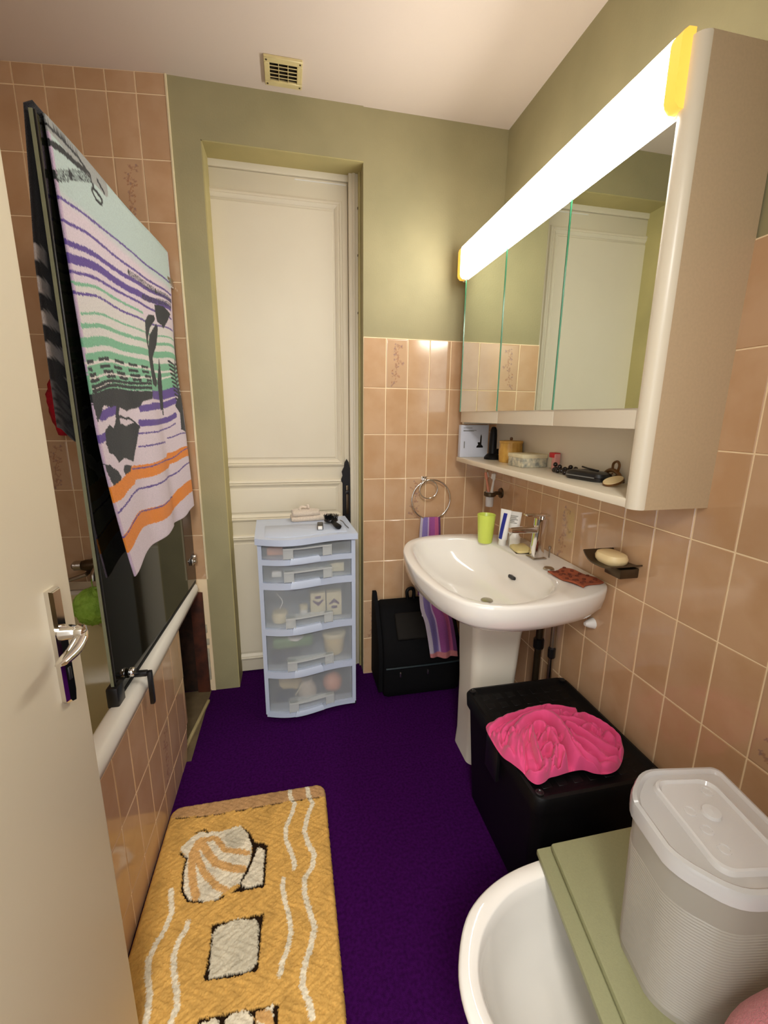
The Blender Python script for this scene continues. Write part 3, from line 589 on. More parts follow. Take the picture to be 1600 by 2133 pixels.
def tow_back(u, v):
    x = .002 + (SL - .03) * u; z = TOPZ + .012 * u - (.65 + .03 * u - .04 * math.exp(-(u / .05) ** 2)) * v
    if v == 0: return (x, -.004, TOPZ + .012 * u + .003)
    y = .012 + .014 * min(1, v * 2.2) + .010 * v + .004 * math.sin(u * 18 + v * 3) * v
    return (x - .004 * v, y, z + .003 * math.sin(u * 9) + .002)
me = grid_mesh('back_face', tow_back, 60, 120)
U, V = np.meshgrid(np.arange(61) / 60, np.arange(121) / 120); U = U.ravel(); V = V.ravel()
base = np.tile(np.array(lin((40, 38, 40)), np.float32), (len(U), 1))
lite = (np.sin(V * 62 + U * 20) > .1) & (V > .38) & (V < .80) & (U < .035 + .1 * (V > .6))
base[lite] = lin((206, 196, 190)); base[(V > .84) & (np.random.rand(len(V)) > .45)] = lin((96, 92, 92)); 
set_cols(me, base)
bm = bmesh.new(); bm.from_mesh(me); bmesh.ops.solidify(bm, geom=bm.faces[:], thickness=.004); bm.to_mesh(me); bm.free()
link('back_face', me, M_print, towel, angle=180)

# ------------------------------------------------------------------ bath mat (rug)
rug = tag(empty('bath_mat', (0, 0, 0)), 'mustard yellow shaggy bath mat with shells and wavy white lines on purple carpet', 'bath mat')
RX0, RX1, RY0, RY1 = -.4245, .073, .48, 1.283
RP = dict(dark=lin((40, 26, 14)), white=lin((238, 226, 198)), tan=lin((222, 174, 110)), tan2=lin((194, 152, 104)), greyw=lin((214, 204, 178)))
def rug_in(x, y):
    r = .035; dx = max(RX0 + r - x, x - RX1 + r, 0); dy = max(RY0 + r - y, y - RY1 + r, 0)
    return dx * dx + dy * dy < r * r
bm = bmesh.new()
out = []
for cx, cy, a0 in ((RX1 - .035, RY1 - .035, 0), (RX0 + .035, RY1 - .035, PI / 2), (RX0 + .035, RY0 + .035, PI), (RX1 - .035, RY0 + .035, 1.5 * PI)):
    for k in range(9):
        a = a0 + PI / 2 * k / 8; out.append((cx + .033 * math.cos(a), cy + .033 * math.sin(a)))
add_prism(bm, out, .001, .011); link('backing', bm_done(bm, 'backing'), mat('rug_backing', (176, 130, 60), rough=1, noise=(60, .5)), rug, smooth=False)
# the pile: a plush height field, one cell about 2 mm, printed areas cut lower
GX, GY = 250, 410
gx = np.linspace(RX0, RX1, GX + 1); gy = np.linspace(RY0, RY1, GY + 1); px, py = np.meshgrid(gx, gy)
n = px.size; px = px.ravel() + np.random.uniform(-.0007, .0007, n); py = py.ravel() + np.random.uniform(-.0007, .0007, n)
base = np.tile(np.array(lin((222, 174, 94)), np.float32), (n, 1))
c = paint(px, py, RUG_ART, RP, base, .004)
darkp = c.sum(1) < .12
blot = np.sin(px * 61 + 2 * np.sin(py * 43)) * np.sin(py * 57 + 2 * np.sin(px * 39))
blot2 = np.sin(px * 23 + 1.3 * np.sin(py * 17)) * np.sin(py * 19 + 1.7 * np.sin(px * 31))
c *= (1 - .13 * np.clip(blot, 0, 1) - .10 * np.clip(blot2, 0, 1))[:, None] * np.random.uniform(.90, 1.06, n)[:, None]
r = .034; dx = np.maximum(np.maximum(RX0 + r - px, px - RX1 + r), 0); dy = np.maximum(np.maximum(RY0 + r - py, py - RY1 + r), 0)
ed = r - np.sqrt(dx * dx + dy * dy); ed = np.where((dx > 0) | (dy > 0), ed, np.minimum(np.minimum(px - RX0, RX1 - px), np.minimum(py - RY0, RY1 - py)))
hz = np.where(darkp, .0165, .0225) + np.random.uniform(-.0012, .0012, n) + .0012 * np.sin(px * 210 + 3 * np.sin(py * 90)) * np.sin(py * 190)
hz = np.where(ed > .012, hz, .006 + (hz - .006) * np.sqrt(np.clip(1 - ((.012 - ed) / .012) ** 2, 0, 1)))
keepv = ed > -.0005
idx = np.arange(n).reshape(GY + 1, GX + 1)
q = np.stack([idx[:-1, :-1], idx[:-1, 1:], idx[1:, 1:], idx[1:, :-1]], -1).reshape(-1, 4); q = q[keepv[q].all(1)]
me = bpy.data.meshes.new('pile'); me.from_pydata(np.stack([px, py, hz], 1).tolist(), [], q.tolist()); me.update()
set_cols(me, c); me.materials.append(M_rug); me.shade_smooth()
pile = bpy.data.objects.new('pile', me); COL.objects.link(pile); pile.parent = rug; pile['kind'] = 'stuff'
# ------------------------------------------------------------------ drawer tower
tower = tag(empty('drawer_tower', (-.145, 1.668, 0), (0, 0, .045)), 'pale blue plastic drawer tower on castors with five frosted drawers', 'drawer unit')
TW, TD = .388, .30
def front(x, k=1.0):
    t = x / TW
    return -k * (.020 * math.sin(PI * t) + .012 * math.sin(2 * PI * t))
def profile(x0, x1, off, yback, k=1.0, n=22):
    p = [(x0 + (x1 - x0) * i / n, front(x0 + (x1 - x0) * i / n, k) + off) for i in range(n + 1)]
    return p + [(x1, yback), (x0, yback)]
bm = bmesh.new()
add_prism(bm, profile(-.008, TW + .008, -.014, TD + .006, 1.5), .790, .815)
es = [e for e in bm.edges if len(e.link_faces) == 2 and e.calc_face_angle(0) > .8]
bmesh.ops.recalc_face_normals(bm, faces=bm.faces); bmesh.ops.bevel(bm, geom=es, offset=.006, segments=3, profile=.5, affect='EDGES')
lid = link('lid', bm_done(bm, 'lid'), M_towertop, tower)
prism('tray_rim', profile(.03, TW - .03, .022, .18, 1.4), .8145, .8165, M_towerblue, lid, bev=.0008)
bm = bmesh.new()
for x0, x1 in ((0, .016), (TW - .016, TW)):
    add_prism(bm, profile(x0, x1, 0, .04, 1, 3), .035, .79); add_box(bm, x0 + .004, x1 - .004, .03, TD, .04, .79)
link('side_panel', bm_done(bm, 'side_panel'), M_towerblue, tower, angle=30)
box('back_panel', .01, TW - .01, TD - .008, TD, .04, .79, M_towerblue, tower, bev=0)
dz = [(.728, .788), (.632, .702), (.434, .600), (.240, .402), (.046, .208)]
led = [(.704, .727), (.602, .630), (.403, .432), (.209, .238), (.024, .045)]
for i, ((d0, d1), (l0, l1)) in enumerate(zip(dz, led)):
    bm = bmesh.new(); add_prism(bm, profile(.004, TW - .004, .0, .05, 1.15), l0, l1)
    lg = link('ledge', bm_done(bm, 'ledge'), M_towerblue, tower, angle=30)
    bm = bmesh.new()
    pp = [(x, y) for x, y in profile(.12, .245, -.007, 0.0, 1.15, 14)]
    add_rings(bm, [[(x, y, l0 + .004) for x, y in pp], [(x + (.182 - x) * .04, y, l1 - .002) for x, y in pp], [(x + (.182 - x) * .12, y + .004, l1 + .006) for x, y in pp]])
    link('finger_lip', bm_done(bm, 'finger_lip'), M_towertop, lg)
    # drawer: curved front, floor, sides
    bm = bmesh.new()
    n = 22; x0, x1 = .017, TW - .017
    fr = [(x0 + (x1 - x0) * k / n, front(x0 + (x1 - x0) * k / n) + .010) for k in range(n + 1)]
    add_rings(bm, [[(x, y, d0) for x, y in fr], [(x, y, d1) for x, y in fr]], False)
    add_rings(bm, [[(x0, fr[0][1], d0), (x1, fr[-1][1], d0)], [(x0, TD - .02, d0), (x1, TD - .02, d0)]], False)
    for xx, yy in ((x0, fr[0][1]), (x1, fr[-1][1])):
        add_rings(bm, [[(xx, yy, d0), (xx, TD - .02, d0)], [(xx, yy, d1 - .004), (xx, TD - .02, d1 - .004)]], False)
    add_rings(bm, [[(x, y - .003, d1 - .004) for x, y in fr], [(x, y - .003, d1) for x, y in fr]], False)
    drw = link('drawer', bm_done(bm, 'drawer'), M_drawer, tower, angle=30)
    # pull handle: two cheeks, a top bar and a lower web, all frosted
    hz0, hz1 = d0 + .002, d0 + .046
    bm = bmesh.new()
    for a, b in ((.098, .134), (.254, .290)):
        q = profile(a, b, -.004, .008, 1.0, 5); add_prism(bm, q, hz0, hz1)
    q = profile(.098, .290, -.008, .006, 1.0, 20); add_prism(bm, q, hz1 - .006, hz1)
    for a in (.098, .134, .254, .288):
        q = profile(a - .0015, a + .0015, -.010, .0, 1.0, 2); add_prism(bm, q, hz0, hz1 + .001)
    link('handle', bm_done(bm, 'handle'), M_drawer2, drw, angle=30)
for (x, y) in ((.02, .03), (TW - .004, .03), (.02, TD - .03), (TW - .02, TD - .03)):
    bm = bmesh.new(); add_lathe(bm, [(.004, -.009), (.012, -.009), (.0125, 0), (.012, .009), (.004, .009)], 14, (x, y, .0125), axis='X')
    add_box(bm, x - .006, x + .006, y - .006, y + .006, .016, .035, .002)
    link('castor', bm_done(bm, 'castor'), M_black, tower)
# contents, seen blurred through the drawer fronts
TM = tower.matrix_basis.copy()
def inside(x, y, z): return Vector((math.cos(.045) * x - math.sin(.045) * y - .145, math.sin(.045) * x + math.cos(.045) * y + 1.668, z))
o = tag(empty('thread_roll', inside(.075, .045, .4355)), 'cream roll with a white cord in the third drawer of the tower', 'roll')
lathe('roll', [(.012, 0), (.03, .002), (.034, .012), (.034, .036), (.03, .045), (.012, .047)], M_boxside, o, n=20)
tube('cord', spline([(0, .02, .045), (.01, .05, .07), (-.02, .06, .11), (-.035, .07, .135), (.0, .09, .09), (.02, .1, .12), (.03, .1, .14)], 5), .0025, M_white, o, n=6)
o = tag(empty('small_jar', inside(.175, .075, .4355)), 'small white jar in the middle of the third drawer', 'jar')
lathe('jar_body', [(.016, 0), (.018, .004), (.018, .03), (.015, .034)], M_white, o, n=16); lathe('jar_lid', [(.019, .034), (.019, .05), (.016, .052)], M_boxside, o, n=16)
for i, (x, y, rz, d, lb) in enumerate(((.235, .075, .05, 1, 'cream carton with a purple arrow pointing down in the third drawer'), (.305, .07, -.05, -1, 'cream carton with a purple arrow pointing up, right in the third drawer'))):
    o = tag(empty('carton', inside(x, y, .4355), (0, 0, .045 + rz)), lb, 'carton', 'cartons in the third drawer')
    box('carton_body', -.032, .032, -.02, .03, 0, .105, M_boxside, o, bev=.002)
    bm = bmesh.new(); z0 = .062; q = [(-.022, z0 + d * .006), (0, z0 - d * .016), (.022, z0 + d * .006), (.022, z0 + d * .014), (0, z0 + d * .002), (-.022, z0 + d * .014)]
    q2 = [(-.012, z0 + d * .018), (.012, z0 + d * .018), (.012, z0 + d * .03), (-.012, z0 + d * .03)]
    for qq in (q, q2): add_rings(bm, [[(a, -.0205, b) for a, b in qq], [(a, -.0198, b) for a, b in qq]])
    link('printed_arrow', bm_done(bm, 'printed_arrow'), M_purpleprint, o, smooth=False)
tag(box('folded_navy_cloth', -.06, .06, -.03, .06, 0, .05, M_navy, bev=.015, seg=3, loc=inside(.09, .06, .2415)), 'folded navy cloth in the fourth drawer under the green packet', 'cloth')
o = tag(empty('wipes_packet', inside(.125, .095, .312), (.25, 0, .045)), 'green wipes packet with a white flap in the fourth drawer', 'packet')
box('packet', -.085, .085, -.05, .05, 0, .055, M_packet, o, bev=.014, seg=3); lathe('flap', [(.0, .0), (.034, .001), (.03, .008), (.0, .010)], M_white, o, c=(.01, -.03, .053), n=20)
o = tag(empty('cream_tub', inside(.305, .085, .2415)), 'round cream tub with a lid at the right of the fourth drawer', 'tub')
lathe('tub_body', [(.034, 0), (.042, .01), (.05, .085)], M_soapcream, o, n=24); lathe('tub_lid', [(.053, .085), (.054, .096), (.048, .104), (.0, .106)], M_boxside, o, n=24)
o = tag(lathe('round_pad', [(.0, -.008), (.05, -.008), (.055, 0), (.05, .008), (.0, .008)], M_soapcream, n=24, axis='Y'), 'round beige pad standing at the left of the bottom drawer', 'pad'); o.location = inside(.11, .12, .103)
o = tag(empty('tan_pouch', inside(.18, .075, .0475)), 'tan drawstring pouch in the middle of the bottom drawer', 'pouch')
lathe('pouch', [(.03, 0), (.042, .012), (.038, .05), (.02, .07), (.026, .085)], M_beige, o, n=18); tube('drawstring', spline([(-.02, -.01, .07), (-.04, -.02, .04), (-.055, -.02, .015)], 5), .003, M_boxside, o, n=6)
o = tag(empty('peach_sponge', inside(.295, .075, .0475)), 'peach bath sponge at the right of the bottom drawer', 'sponge'); link('sponge', puff_mesh(.042, 8, 30), M_skin, o, loc=(0, 0, .05), angle=180)
o = tag(empty('navy_sock_pile', inside(.085, .075, .0475)), 'dark grey folded sock in the bottom drawer, left', 'sock'); box('sock', -.045, .04, -.03, .03, 0, .03, M_navy, o, bev=.012, seg=3)
tag(box('coral_case', -.035, .035, -.02, .03, 0, .035, M_skin, bev=.006, loc=inside(.07, .05, .729)), 'coral case at the left of the top drawer', 'case')
tag(box('grey_pouch', -.05, .05, -.02, .05, 0, .03, M_bagpocket, bev=.01, loc=inside(.30, .07, .729)), 'dark grey pouch at the right of the top drawer', 'pouch')
tag(box('white_clip_box', -.02, .02, -.015, .015, 0, .025, M_white, bev=.004, loc=inside(.07, .05, .6335)), 'little white box at the left of the second drawer', 'box')
tag(box('cream_tray', -.03, .03, -.02, .03, 0, .04, M_boxside, bev=.004, loc=inside(.32, .07, .6335)), 'cream tray at the right of the second drawer', 'tray')
# on the lid
def folded(name, w, d, t, m, parent, loc, seed=0, layers=2):
    bm = bmesh.new(); rr = random.Random(seed)
    prof = spline([(-w / 2, 0, t * .5), (-w / 2 + .004, 0, t * .9), (-w * .2, 0, t), (w * .25, 0, t * .95), (w / 2 - .004, 0, t * .8), (w / 2, 0, t * .4), (w / 2 - .006, 0, .001), (0, 0, 0), (-w / 2 + .006, 0, .001)], 4, True)
    rings = []
    for k in range(9):
        u = k / 8; s = math.sin(PI * (.12 + .76 * u)) ** .35
        rings.append([(p.x * (.9 + .1 * s) + .003 * math.sin(u * 9 + p.x * 50), (u - .5) * d, p.z * s + .002 * math.sin(u * 12 + p.x * 40) * (p.z > t * .3)) for p in prof])
    add_rings(bm, rings); return link(name, bm_done(bm, name), m, parent, loc=loc, angle=180)
fl_ = tag(empty('folded_flannel', (.055, 1.945, .8165), (0, 0, .1)), 'beige folded flannel on the back of the blue tower lid', 'flannel')
folded('lower_fold', .125, .075, .024, M_beige, fl_, (-.006, 0, 0)); folded('upper_fold', .12, .07, .026, M_beige, fl_, (-.002, .003, .022))
folded('loose_end', .075, .07, .03, M_beige, fl_, (.062, 0, 0))
tube('hanging_tag', spline([(-.03, 0, .046), (-.02, .004, .058), (.0, .006, .055), (.008, .004, .064), (.012, 0, .05)], 5), .006, M_beige, fl_, n=8)
pw = tag(empty('black_lighter_case', (.107, 1.785, .8165), (0, 0, -.06)), 'small black slim case with a white tip on the blue lid', 'case')
box('case_body', -.0125, .0125, -.045, .045, 0, .014, M_black, pw, bev=.004); box('white_tip', -.0095, .0095, -.047, -.030, .002, .0148, M_white, pw, bev=.002)
hb = tag(empty('hairbrush', (.165, 1.83, .8165), (0, 0, .18)), 'black round-headed hairbrush lying bristles up on the blue lid', 'hairbrush')
lathe('head', [(.0, 0), (.024, .002), (.031, .008), (.029, .015), (.0, .019)], M_black, hb, n=22, c=(0, .03, .003))
bm = bmesh.new()
rings = [[(x * w, y, .011 + z * h) for x, z in [(math.cos(2 * PI * k / 10), math.sin(2 * PI * k / 10)) for k in range(10)]] for y, w, h in ((.012, .011, .007), (-.015, .009, .008), (-.05, .011, .009), (-.088, .0135, .010), (-.098, .009, .007))]
add_rings(bm, rings); link('grip', bm_done(bm, 'grip'), M_blackmatt, hb)
bm = bmesh.new()
for i in range(70):
    a = i * 2.4; r_ = .0275 * math.sqrt(i / 70); x, y = r_ * math.cos(a), .03 + r_ * math.sin(a)
    add_tube(bm, [(x, y, .015), (x * 1.25, .03 + (y - .03) * 1.25, .037)], .0011, 4)
br = link('bristles', bm_done(bm, 'bristles'), M_blackmatt, hb); br['kind'] = 'stuff'
tag(tube('hair_grip', spline([(.205, 1.90, .8175), (.214, 1.86, .8185), (.217, 1.80, .8185), (.224, 1.755, .8175)], 5), .0014, M_darkmetal, n=6), 'thin dark hair grip beside the hairbrush on the blue lid', 'hair grip')

# ------------------------------------------------------------------ ceiling vent
vent = tag(empty('ceiling_vent', (.018, 1.832, ZC), (0, 0, 0)), 'square ivory louvred vent grille on the ceiling above the door', 'vent')
VW = .0645
bm = bmesh.new()
for a in ((-VW, VW, .042, VW), (-VW, VW, -VW, -.042), (-VW, -.046, -.042, .042), (.046, VW, -.042, .042), (-.017, -.0145, -.042, .042), (.0145, .017, -.042, .042)):
    add_box(bm, a[0], a[1], a[2], a[3], -.010, 0, .0015, 1)
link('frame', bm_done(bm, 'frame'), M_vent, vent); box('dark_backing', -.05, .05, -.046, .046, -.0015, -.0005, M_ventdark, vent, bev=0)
bm = bmesh.new(); add_box(bm, -.046, .046, -.006, .006, -.001, .001, .0005, 1)
me = bm_done(bm, 'slat')
for k in range(6): 
    o = link('slat', me if k == 0 else me, None if k else M_vent, vent, loc=(0, -.042 + .0168 * k, -.0062), rot=(.5, 0, 0))
for x in (-1, 1):
    for y in (-1, 1): lathe('screw', [(.0035, 0), (.003, -.0015), (0, -.002)], M_darkmetal, vent, c=(x * .056, y * .054, -.0098), n=8)
# ------------------------------------------------------------------ mirror cabinet with light
CX, CY0, CY1, CZ0, CZ1 = .735, .787, 1.862, 1.083, 1.955
cab = tag(empty('mirror_cabinet', (XR, CY0, CZ0)), 'white wall cabinet with three mirror doors and an open lower shelf', 'mirror cabinet')
def C(o): o.location = Vector(o.location) - Vector((XR, CY0, CZ0)); return o
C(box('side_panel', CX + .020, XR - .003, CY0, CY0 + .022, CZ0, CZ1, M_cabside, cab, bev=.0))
bm = bmesh.new(); add_lathe(bm, [(.0, CZ0), (.022, CZ0), (.0225, CZ0 + .002), (.0225, CZ1 - .002), (.022, CZ1), (0, CZ1)], 32, (CX + .0195, CY0 + .0223, 0)); add_box(bm, CX - .001, CX + .024, CY0 + .022, CY0 + .034, CZ0, CZ1, .002)
C(link('rounded_post', bm_done(bm, 'rounded_post'), M_cab, cab))
C(box('shelf', CX, XR - .003, CY0 + .022, CY1, CZ0, CZ0 + .021, M_cab, cab, bev=.003))
C(box('back_panel', XR - .018, XR - .004, CY0 + .022, CY1 - .02, CZ0 + .02, CZ1 - .01, M_cab, cab, bev=0))
C(box('carcass', CX + .024, XR - .019, CY0 + .03, CY1 - .022, 1.262, CZ1 - .13, M_cab, cab, bev=.002))
C(box('top_board', CX + .03, XR - .004, CY0 + .022, CY1, CZ1 - .02, CZ1, M_cab, cab, bev=.002))
C(box('far_side_panel', CX + .02, XR - .004, CY1 - .02, CY1, 1.25, CZ1, M_cab, cab, bev=.002))
ys = [.812, 1.139, 1.488, 1.842]
for a, b in zip(ys[:-1], ys[1:]):
    d = box('mirror_door', CX + .004, CX + .02, a + .0015, b - .0015, 1.258, 1.835, M_cab, cab, bev=.002); C(d)
    bm = bmesh.new(); add_box(bm, CX, CX + .004, a + .0005, b - .0005, 1.303, 1.835, 0)
    g = link('mirror', bm_done(bm, 'mirror'), M_mirror, d, smooth=False)
    box('glass_edge', CX - .0022, CX + .004, a - .0008, a + .0014, 1.303, 1.835, M_glassedge, d, bev=0)
    box('glass_edge', CX - .0022, CX + .004, b - .0012, b + .0008, 1.303, 1.835, M_glassedge, d, bev=0)
lampo = empty('strip_light', (0, 0, 0)); lampo.parent = cab; C(lampo); lampo['label'] = 'lit white strip light above the mirrors'
def lamp_ring(y, g=0): return [(x, y, z) for x, z in [(.738, 1.842 + g), (.722, 1.842 + g), (.713, 1.850 + g), (.710, 1.860), (.710, 1.950), (.713, 1.961 - g), (.722, 1.968 - g), (.738, 1.969 - g)]]
bm = bmesh.new(); add_rings(bm, [lamp_ring(.831), lamp_ring(1.852)]); link('diffuser', bm_done(bm, 'diffuser'), M_lamp, lampo, angle=50)
for a, b in ((.806, .832), (1.850, 1.882)):
    bm = bmesh.new(); add_rings(bm, [lamp_ring(a, .001), lamp_ring(b, .001)]); link('end_cap', bm_done(bm, 'end_cap'), M_lampcap, lampo, angle=50)
box('lamp_base', .736, CX + .05, .815, 1.885, 1.838, 1.955, M_cab, lampo, bev=.003)
# things on the cabinet shelf
SZ = CZ0 + .0215
o = tag(empty('product_box', (.803, 1.838, SZ)), 'pale flat card box with a black picture at the far end of the shelf', 'box')
box('card_box', -.066, .066, -.014, .014, 0, .142, M_cardblue, o, bev=.001)
def flat(name, polys, y, m, parent):
    bm = bmesh.new()
    for q in polys: add_rings(bm, [[(a, y, b) for a, b in q], [(a, y - .0005, b) for a, b in q]])
    return link(name, bm_done(bm, name), m, parent, smooth=False)
flat('printed_appliance', [[(.010, .042), (.042, .042), (.041, .049), (.034, .056), (.034, .092), (.031, .102), (.028, .092), (.0265, .066), (.016, .066), (.016, .060), (.019, .056), (.012, .049)]], -.0142, M_black, o)
flat('printed_text', [[(-.055, z), (-.055 + w, z), (-.055 + w, z + .0022), (-.055, z + .0022)] for z, w in ((.128, .042), (.117, .062), (.114, .05))] + [[(-.05, .04), (-.046, .04), (-.046, .07), (-.05, .07)]], -.0142, M_greyprint, o)['kind'] = 'stuff'
o = tag(empty('black_appliance', (.845, 1.725, SZ)), 'black upright handset on a flared base beside the pale card box', 'appliance')
lathe('base', [(.0, 0), (.034, 0), (.035, .008), (.028, .017), (.02, .024), (.0, .026)], M_blackmatt, o, n=24)
lathe('column', [(.017, .02), (.0165, .05), (.0155, .10), (.0135, .124), (.009, .135), (0, .138)], M_blackmatt, o, n=20)
box('side_rest', .01, .034, -.008, .008, .02, .044, M_blackmatt, o, bev=.004)
o = tag(empty('bamboo_box', (.862, 1.60, SZ)), 'round bamboo lidded pot on the cabinet shelf', 'pot')
bm = bmesh.new(); rings = []
for z, r_ in ((0, .041), (.004, .043), (.045, .0455), (.076, .043)):
    rings.append([((r_ + .0009 * math.cos(16 * a)) * math.cos(a), (r_ + .0009 * math.cos(16 * a)) * math.sin(a), z) for a in [2 * PI * i / 64 for i in range(64)]])
add_rings(bm, rings); link('pot', bm_done(bm, 'pot'), M_bamboo, o)
lathe('pot_lid', [(.0455, .076), (.0465, .079), (.0455, .085), (.0, .087)], M_bamboo, o, n=32); lathe('lid_knob', [(.004, .086), (.006, .092), (.005, .098), (0, .1)], M_brown, o, n=12)
o = tag(empty('floral_box', (.856, 1.455, SZ), (0, 0, .06)), 'cream rectangular box with grey floral ends in front of the bamboo pot', 'box')
box('box_body', -.052, .048, -.048, .048, 0, .040, M_floral, o, bev=.002); box('box_lid', -.054, .050, -.05, .05, .033, .047, M_boxside, o, bev=.002)
o = tag(empty('pink_bottle', (.893, 1.335, SZ)), 'pale pink slim bottle with a red cap on the shelf', 'bottle')
box('bottle_body', -.011, .011, -.010, .010, 0, .056, M_palepink, o, bev=.004, seg=3); box('red_cap', -.012, .012, -.007, .026, .041, .059, M_red, o, bev=.003)
o = tag(empty('bead_bracelet', (.862, 1.235, SZ)), 'black bead bracelet lying in a heap on the shelf', 'bracelet')
for k in range(20):
    a = 2 * PI * k / 20
    me = bpy.data.meshes.get('bead')
    if me is None:
        bm = bmesh.new(); bmesh.ops.create_icosphere(bm, subdivisions=2, radius=.0078); me = bm_done(bm, 'bead'); me.materials.append(M_beads); me.shade_smooth()
    b = bpy.data.objects.new('bead', me); COL.objects.link(b); b.parent = o
    b.location = (.020 * math.cos(a) + .004 * math.sin(3 * a), .048 * math.sin(a), .0076 + (.013 if k % 5 == 0 else 0) + .002 * (k % 3))
o = tag(empty('glasses_case', (.850, 1.105, SZ), (0, 0, .2)), 'flat black spectacle case on the shelf near the side panel', 'case')
bm = bmesh.new(); rings = []
for z, s in ((0, .86), (.003, .96), (.011, 1.0), (.012, .985), (.013, 1.0), (.022, .93), (.026, .75)):
    rings.append([(x * s, y * s, z) for x, y in rrect(.034, .07, .028)])
add_rings(bm, rings); link('case_body', bm_done(bm, 'case_body'), M_black, o)
box('case_seam', -.0345, -.0335, -.05, .05, .0105, .0135, M_greyprint, o, bev=0)
tag(tube('cable_tie', spline([(.88, 1.175, SZ + .030), (.875, 1.145, SZ + .0285), (.87, 1.115, SZ + .0285), (.863, 1.08, SZ + .0285)], 5), .0025, M_black, n=6), 'thin black arm lying on the spectacle case', 'stick')
o = tag(empty('hair_claw', (.895, 1.045, SZ)), 'brown tortoiseshell hair claw standing at the near end of the shelf', 'hair clip')
bm = bmesh.new(); add_tube(bm, spline([(-.012, .05, .003), (-.005, .035, .026), (0, .015, .032), (.0, -.01, .022), (0, -.03, .003)], 5), [.003 + .003 * math.sin(PI * k / 20) for k in range(21)], 8)
add_tube(bm, spline([(.0, .018, .03), (.002, .02, .05), (.002, .005, .058), (.0, -.006, .048), (0, -.002, .028)], 5), .0035, 8)
for k in range(4): add_tube(bm, [(0, .03 - .015 * k, .028 - .004 * k), (-.012, .034 - .016 * k, .012), (-.012, .03 - .016 * k, .002)], .0022, 6)
link('claw', bm_done(bm, 'claw'), M_brown, o)
o = tag(empty('cream_compact', (.838, .985, SZ)), 'small cream round compact tilted at the near end of the shelf', 'compact')
bm = bmesh.new(); add_lathe(bm, [(.0, 0), (.024, 0), (.026, .004), (.025, .009), (.0, .011)], 24); link('compact', bm_done(bm, 'compact'), M_soapcream, o, rot=(.0, -.4, 0), loc=(0, 0, .0085))
lathe('rim', [(.0235, 0), (.027, .002), (.027, .006), (.0235, .008)], M_brown, o, n=24, rot=(0, -.4, 0), loc=(0, 0, .0085), cap0=False, cap1=False)

# ------------------------------------------------------------------ sink on pedestal
sink = tag(empty('pedestal_sink', (.62, 1.30, 0)), 'white ceramic washbasin on a pedestal under the mirror cabinet', 'sink')
NP = 144
def polar(pts, c, n=NP):
    sp = spline([(x, y, 0) for x, y in pts], 30, True); A = []
    for p in sp: A.append((math.atan2(p.y - c[1], p.x - c[0]), math.hypot(p.x - c[0], p.y - c[1])))
    A.sort(); an = np.array([a for a, _ in A]); ra = np.array([b for _, b in A])
    th = np.linspace(-PI, PI, n, endpoint=False)
    return th, np.interp(th, np.concatenate([an - 2 * PI, an, an + 2 * PI]), np.concatenate([ra, ra, ra]))
outer = [(.925, 1.10), (.905, 1.035), (.85, .995), (.762, .968), (.64, .950), (.53, .956), (.448, .998), (.400, 1.09), (.379, 1.20), (.374, 1.31), (.382, 1.42), (.404, 1.52), (.450, 1.605), (.53, 1.655), (.64, 1.668), (.762, 1.652), (.85, 1.625), (.905, 1.585), (.925, 1.52), (.927, 1.40), (.927, 1.22)]
inner = [(.775, 1.20), (.768, 1.11), (.735, 1.045), (.673, 1.000), (.585, .975), (.513, .988), (.458, 1.04), (.425, 1.14), (.412, 1.30), (.424, 1.45), (.452, 1.55), (.51, 1.602), (.595, 1.615), (.68, 1.592), (.738, 1.54), (.765, 1.46), (.772, 1.33)]
c0 = (.62, 1.30)
th, ro = polar(outer, c0); _, ri = polar(inner, c0)
def ring(r, z, c=c0, sc=1.0, cen=None, keepwall=None):
    out = []
    for t, q in zip(th, r):
        q = min(q, (.9225 - c[0]) / math.cos(t)) if math.cos(t) > .2 else q
        x, y = c[0] + q * math.cos(t) * sc, c[1] + q * math.sin(t) * sc
        if cen: x, y = x + cen[0], y + cen[1]
        if keepwall and c[0] + q * math.cos(t) > .88: x = max(x, min(.927, c[0] + q * math.cos(t)) - (1 - sc) * .05)
        out.append((x - .62, y - 1.30, z))
    return out
RZ = .795
dc = (.022, -.02)
rings = [ring(ro, .600, sc=.30, cen=(.09, 0)), ring(ro, .635, sc=.52, cen=(.07, 0)), ring(ro, .675, sc=.76, cen=(.04, 0)), ring(ro, .705, sc=.90, cen=(.017, 0)), ring(ro, .73, sc=.965, keepwall=1), ring(ro, .762, sc=.992, keepwall=1),
         ring(ro, RZ - .010, sc=1.0, keepwall=1), ring(ro, RZ - .003, sc=.995, keepwall=1), ring(ro, RZ, sc=.98, keepwall=1), ring((ro * .35 + ri * .65), RZ - .001), ring(ri, RZ - .002), ring(ri, RZ - .008, sc=.985), ring(ri, RZ - .03, sc=.955, cen=(.001, 0)),
         ring(ri, RZ - .075, sc=.86, cen=(.006, -.004)), ring(ri, RZ - .11, sc=.68, cen=(.012, -.01)), ring(ri, RZ - .128, sc=.40, cen=dc), ring(ri, RZ - .134, sc=.14, cen=dc)]
bm = bmesh.new(); add_rings(bm, rings); basin = link('basin', bm_done(bm, 'basin'), M_ceramic, sink, angle=75)
lathe('waste', [(.0, .003), (.014, .004), (.02, .003), (.021, 0), (.0, -.001)], M_chromedull, basin, n=24, c=(.022, -.02, RZ - .133))
bm = bmesh.new(); add_rings(bm, [[(.128, y, z) for y, z in rrect(.018, .006, .006, 5)], [(.150, y, z) for y, z in rrect(.018, .006, .006, 5)]])
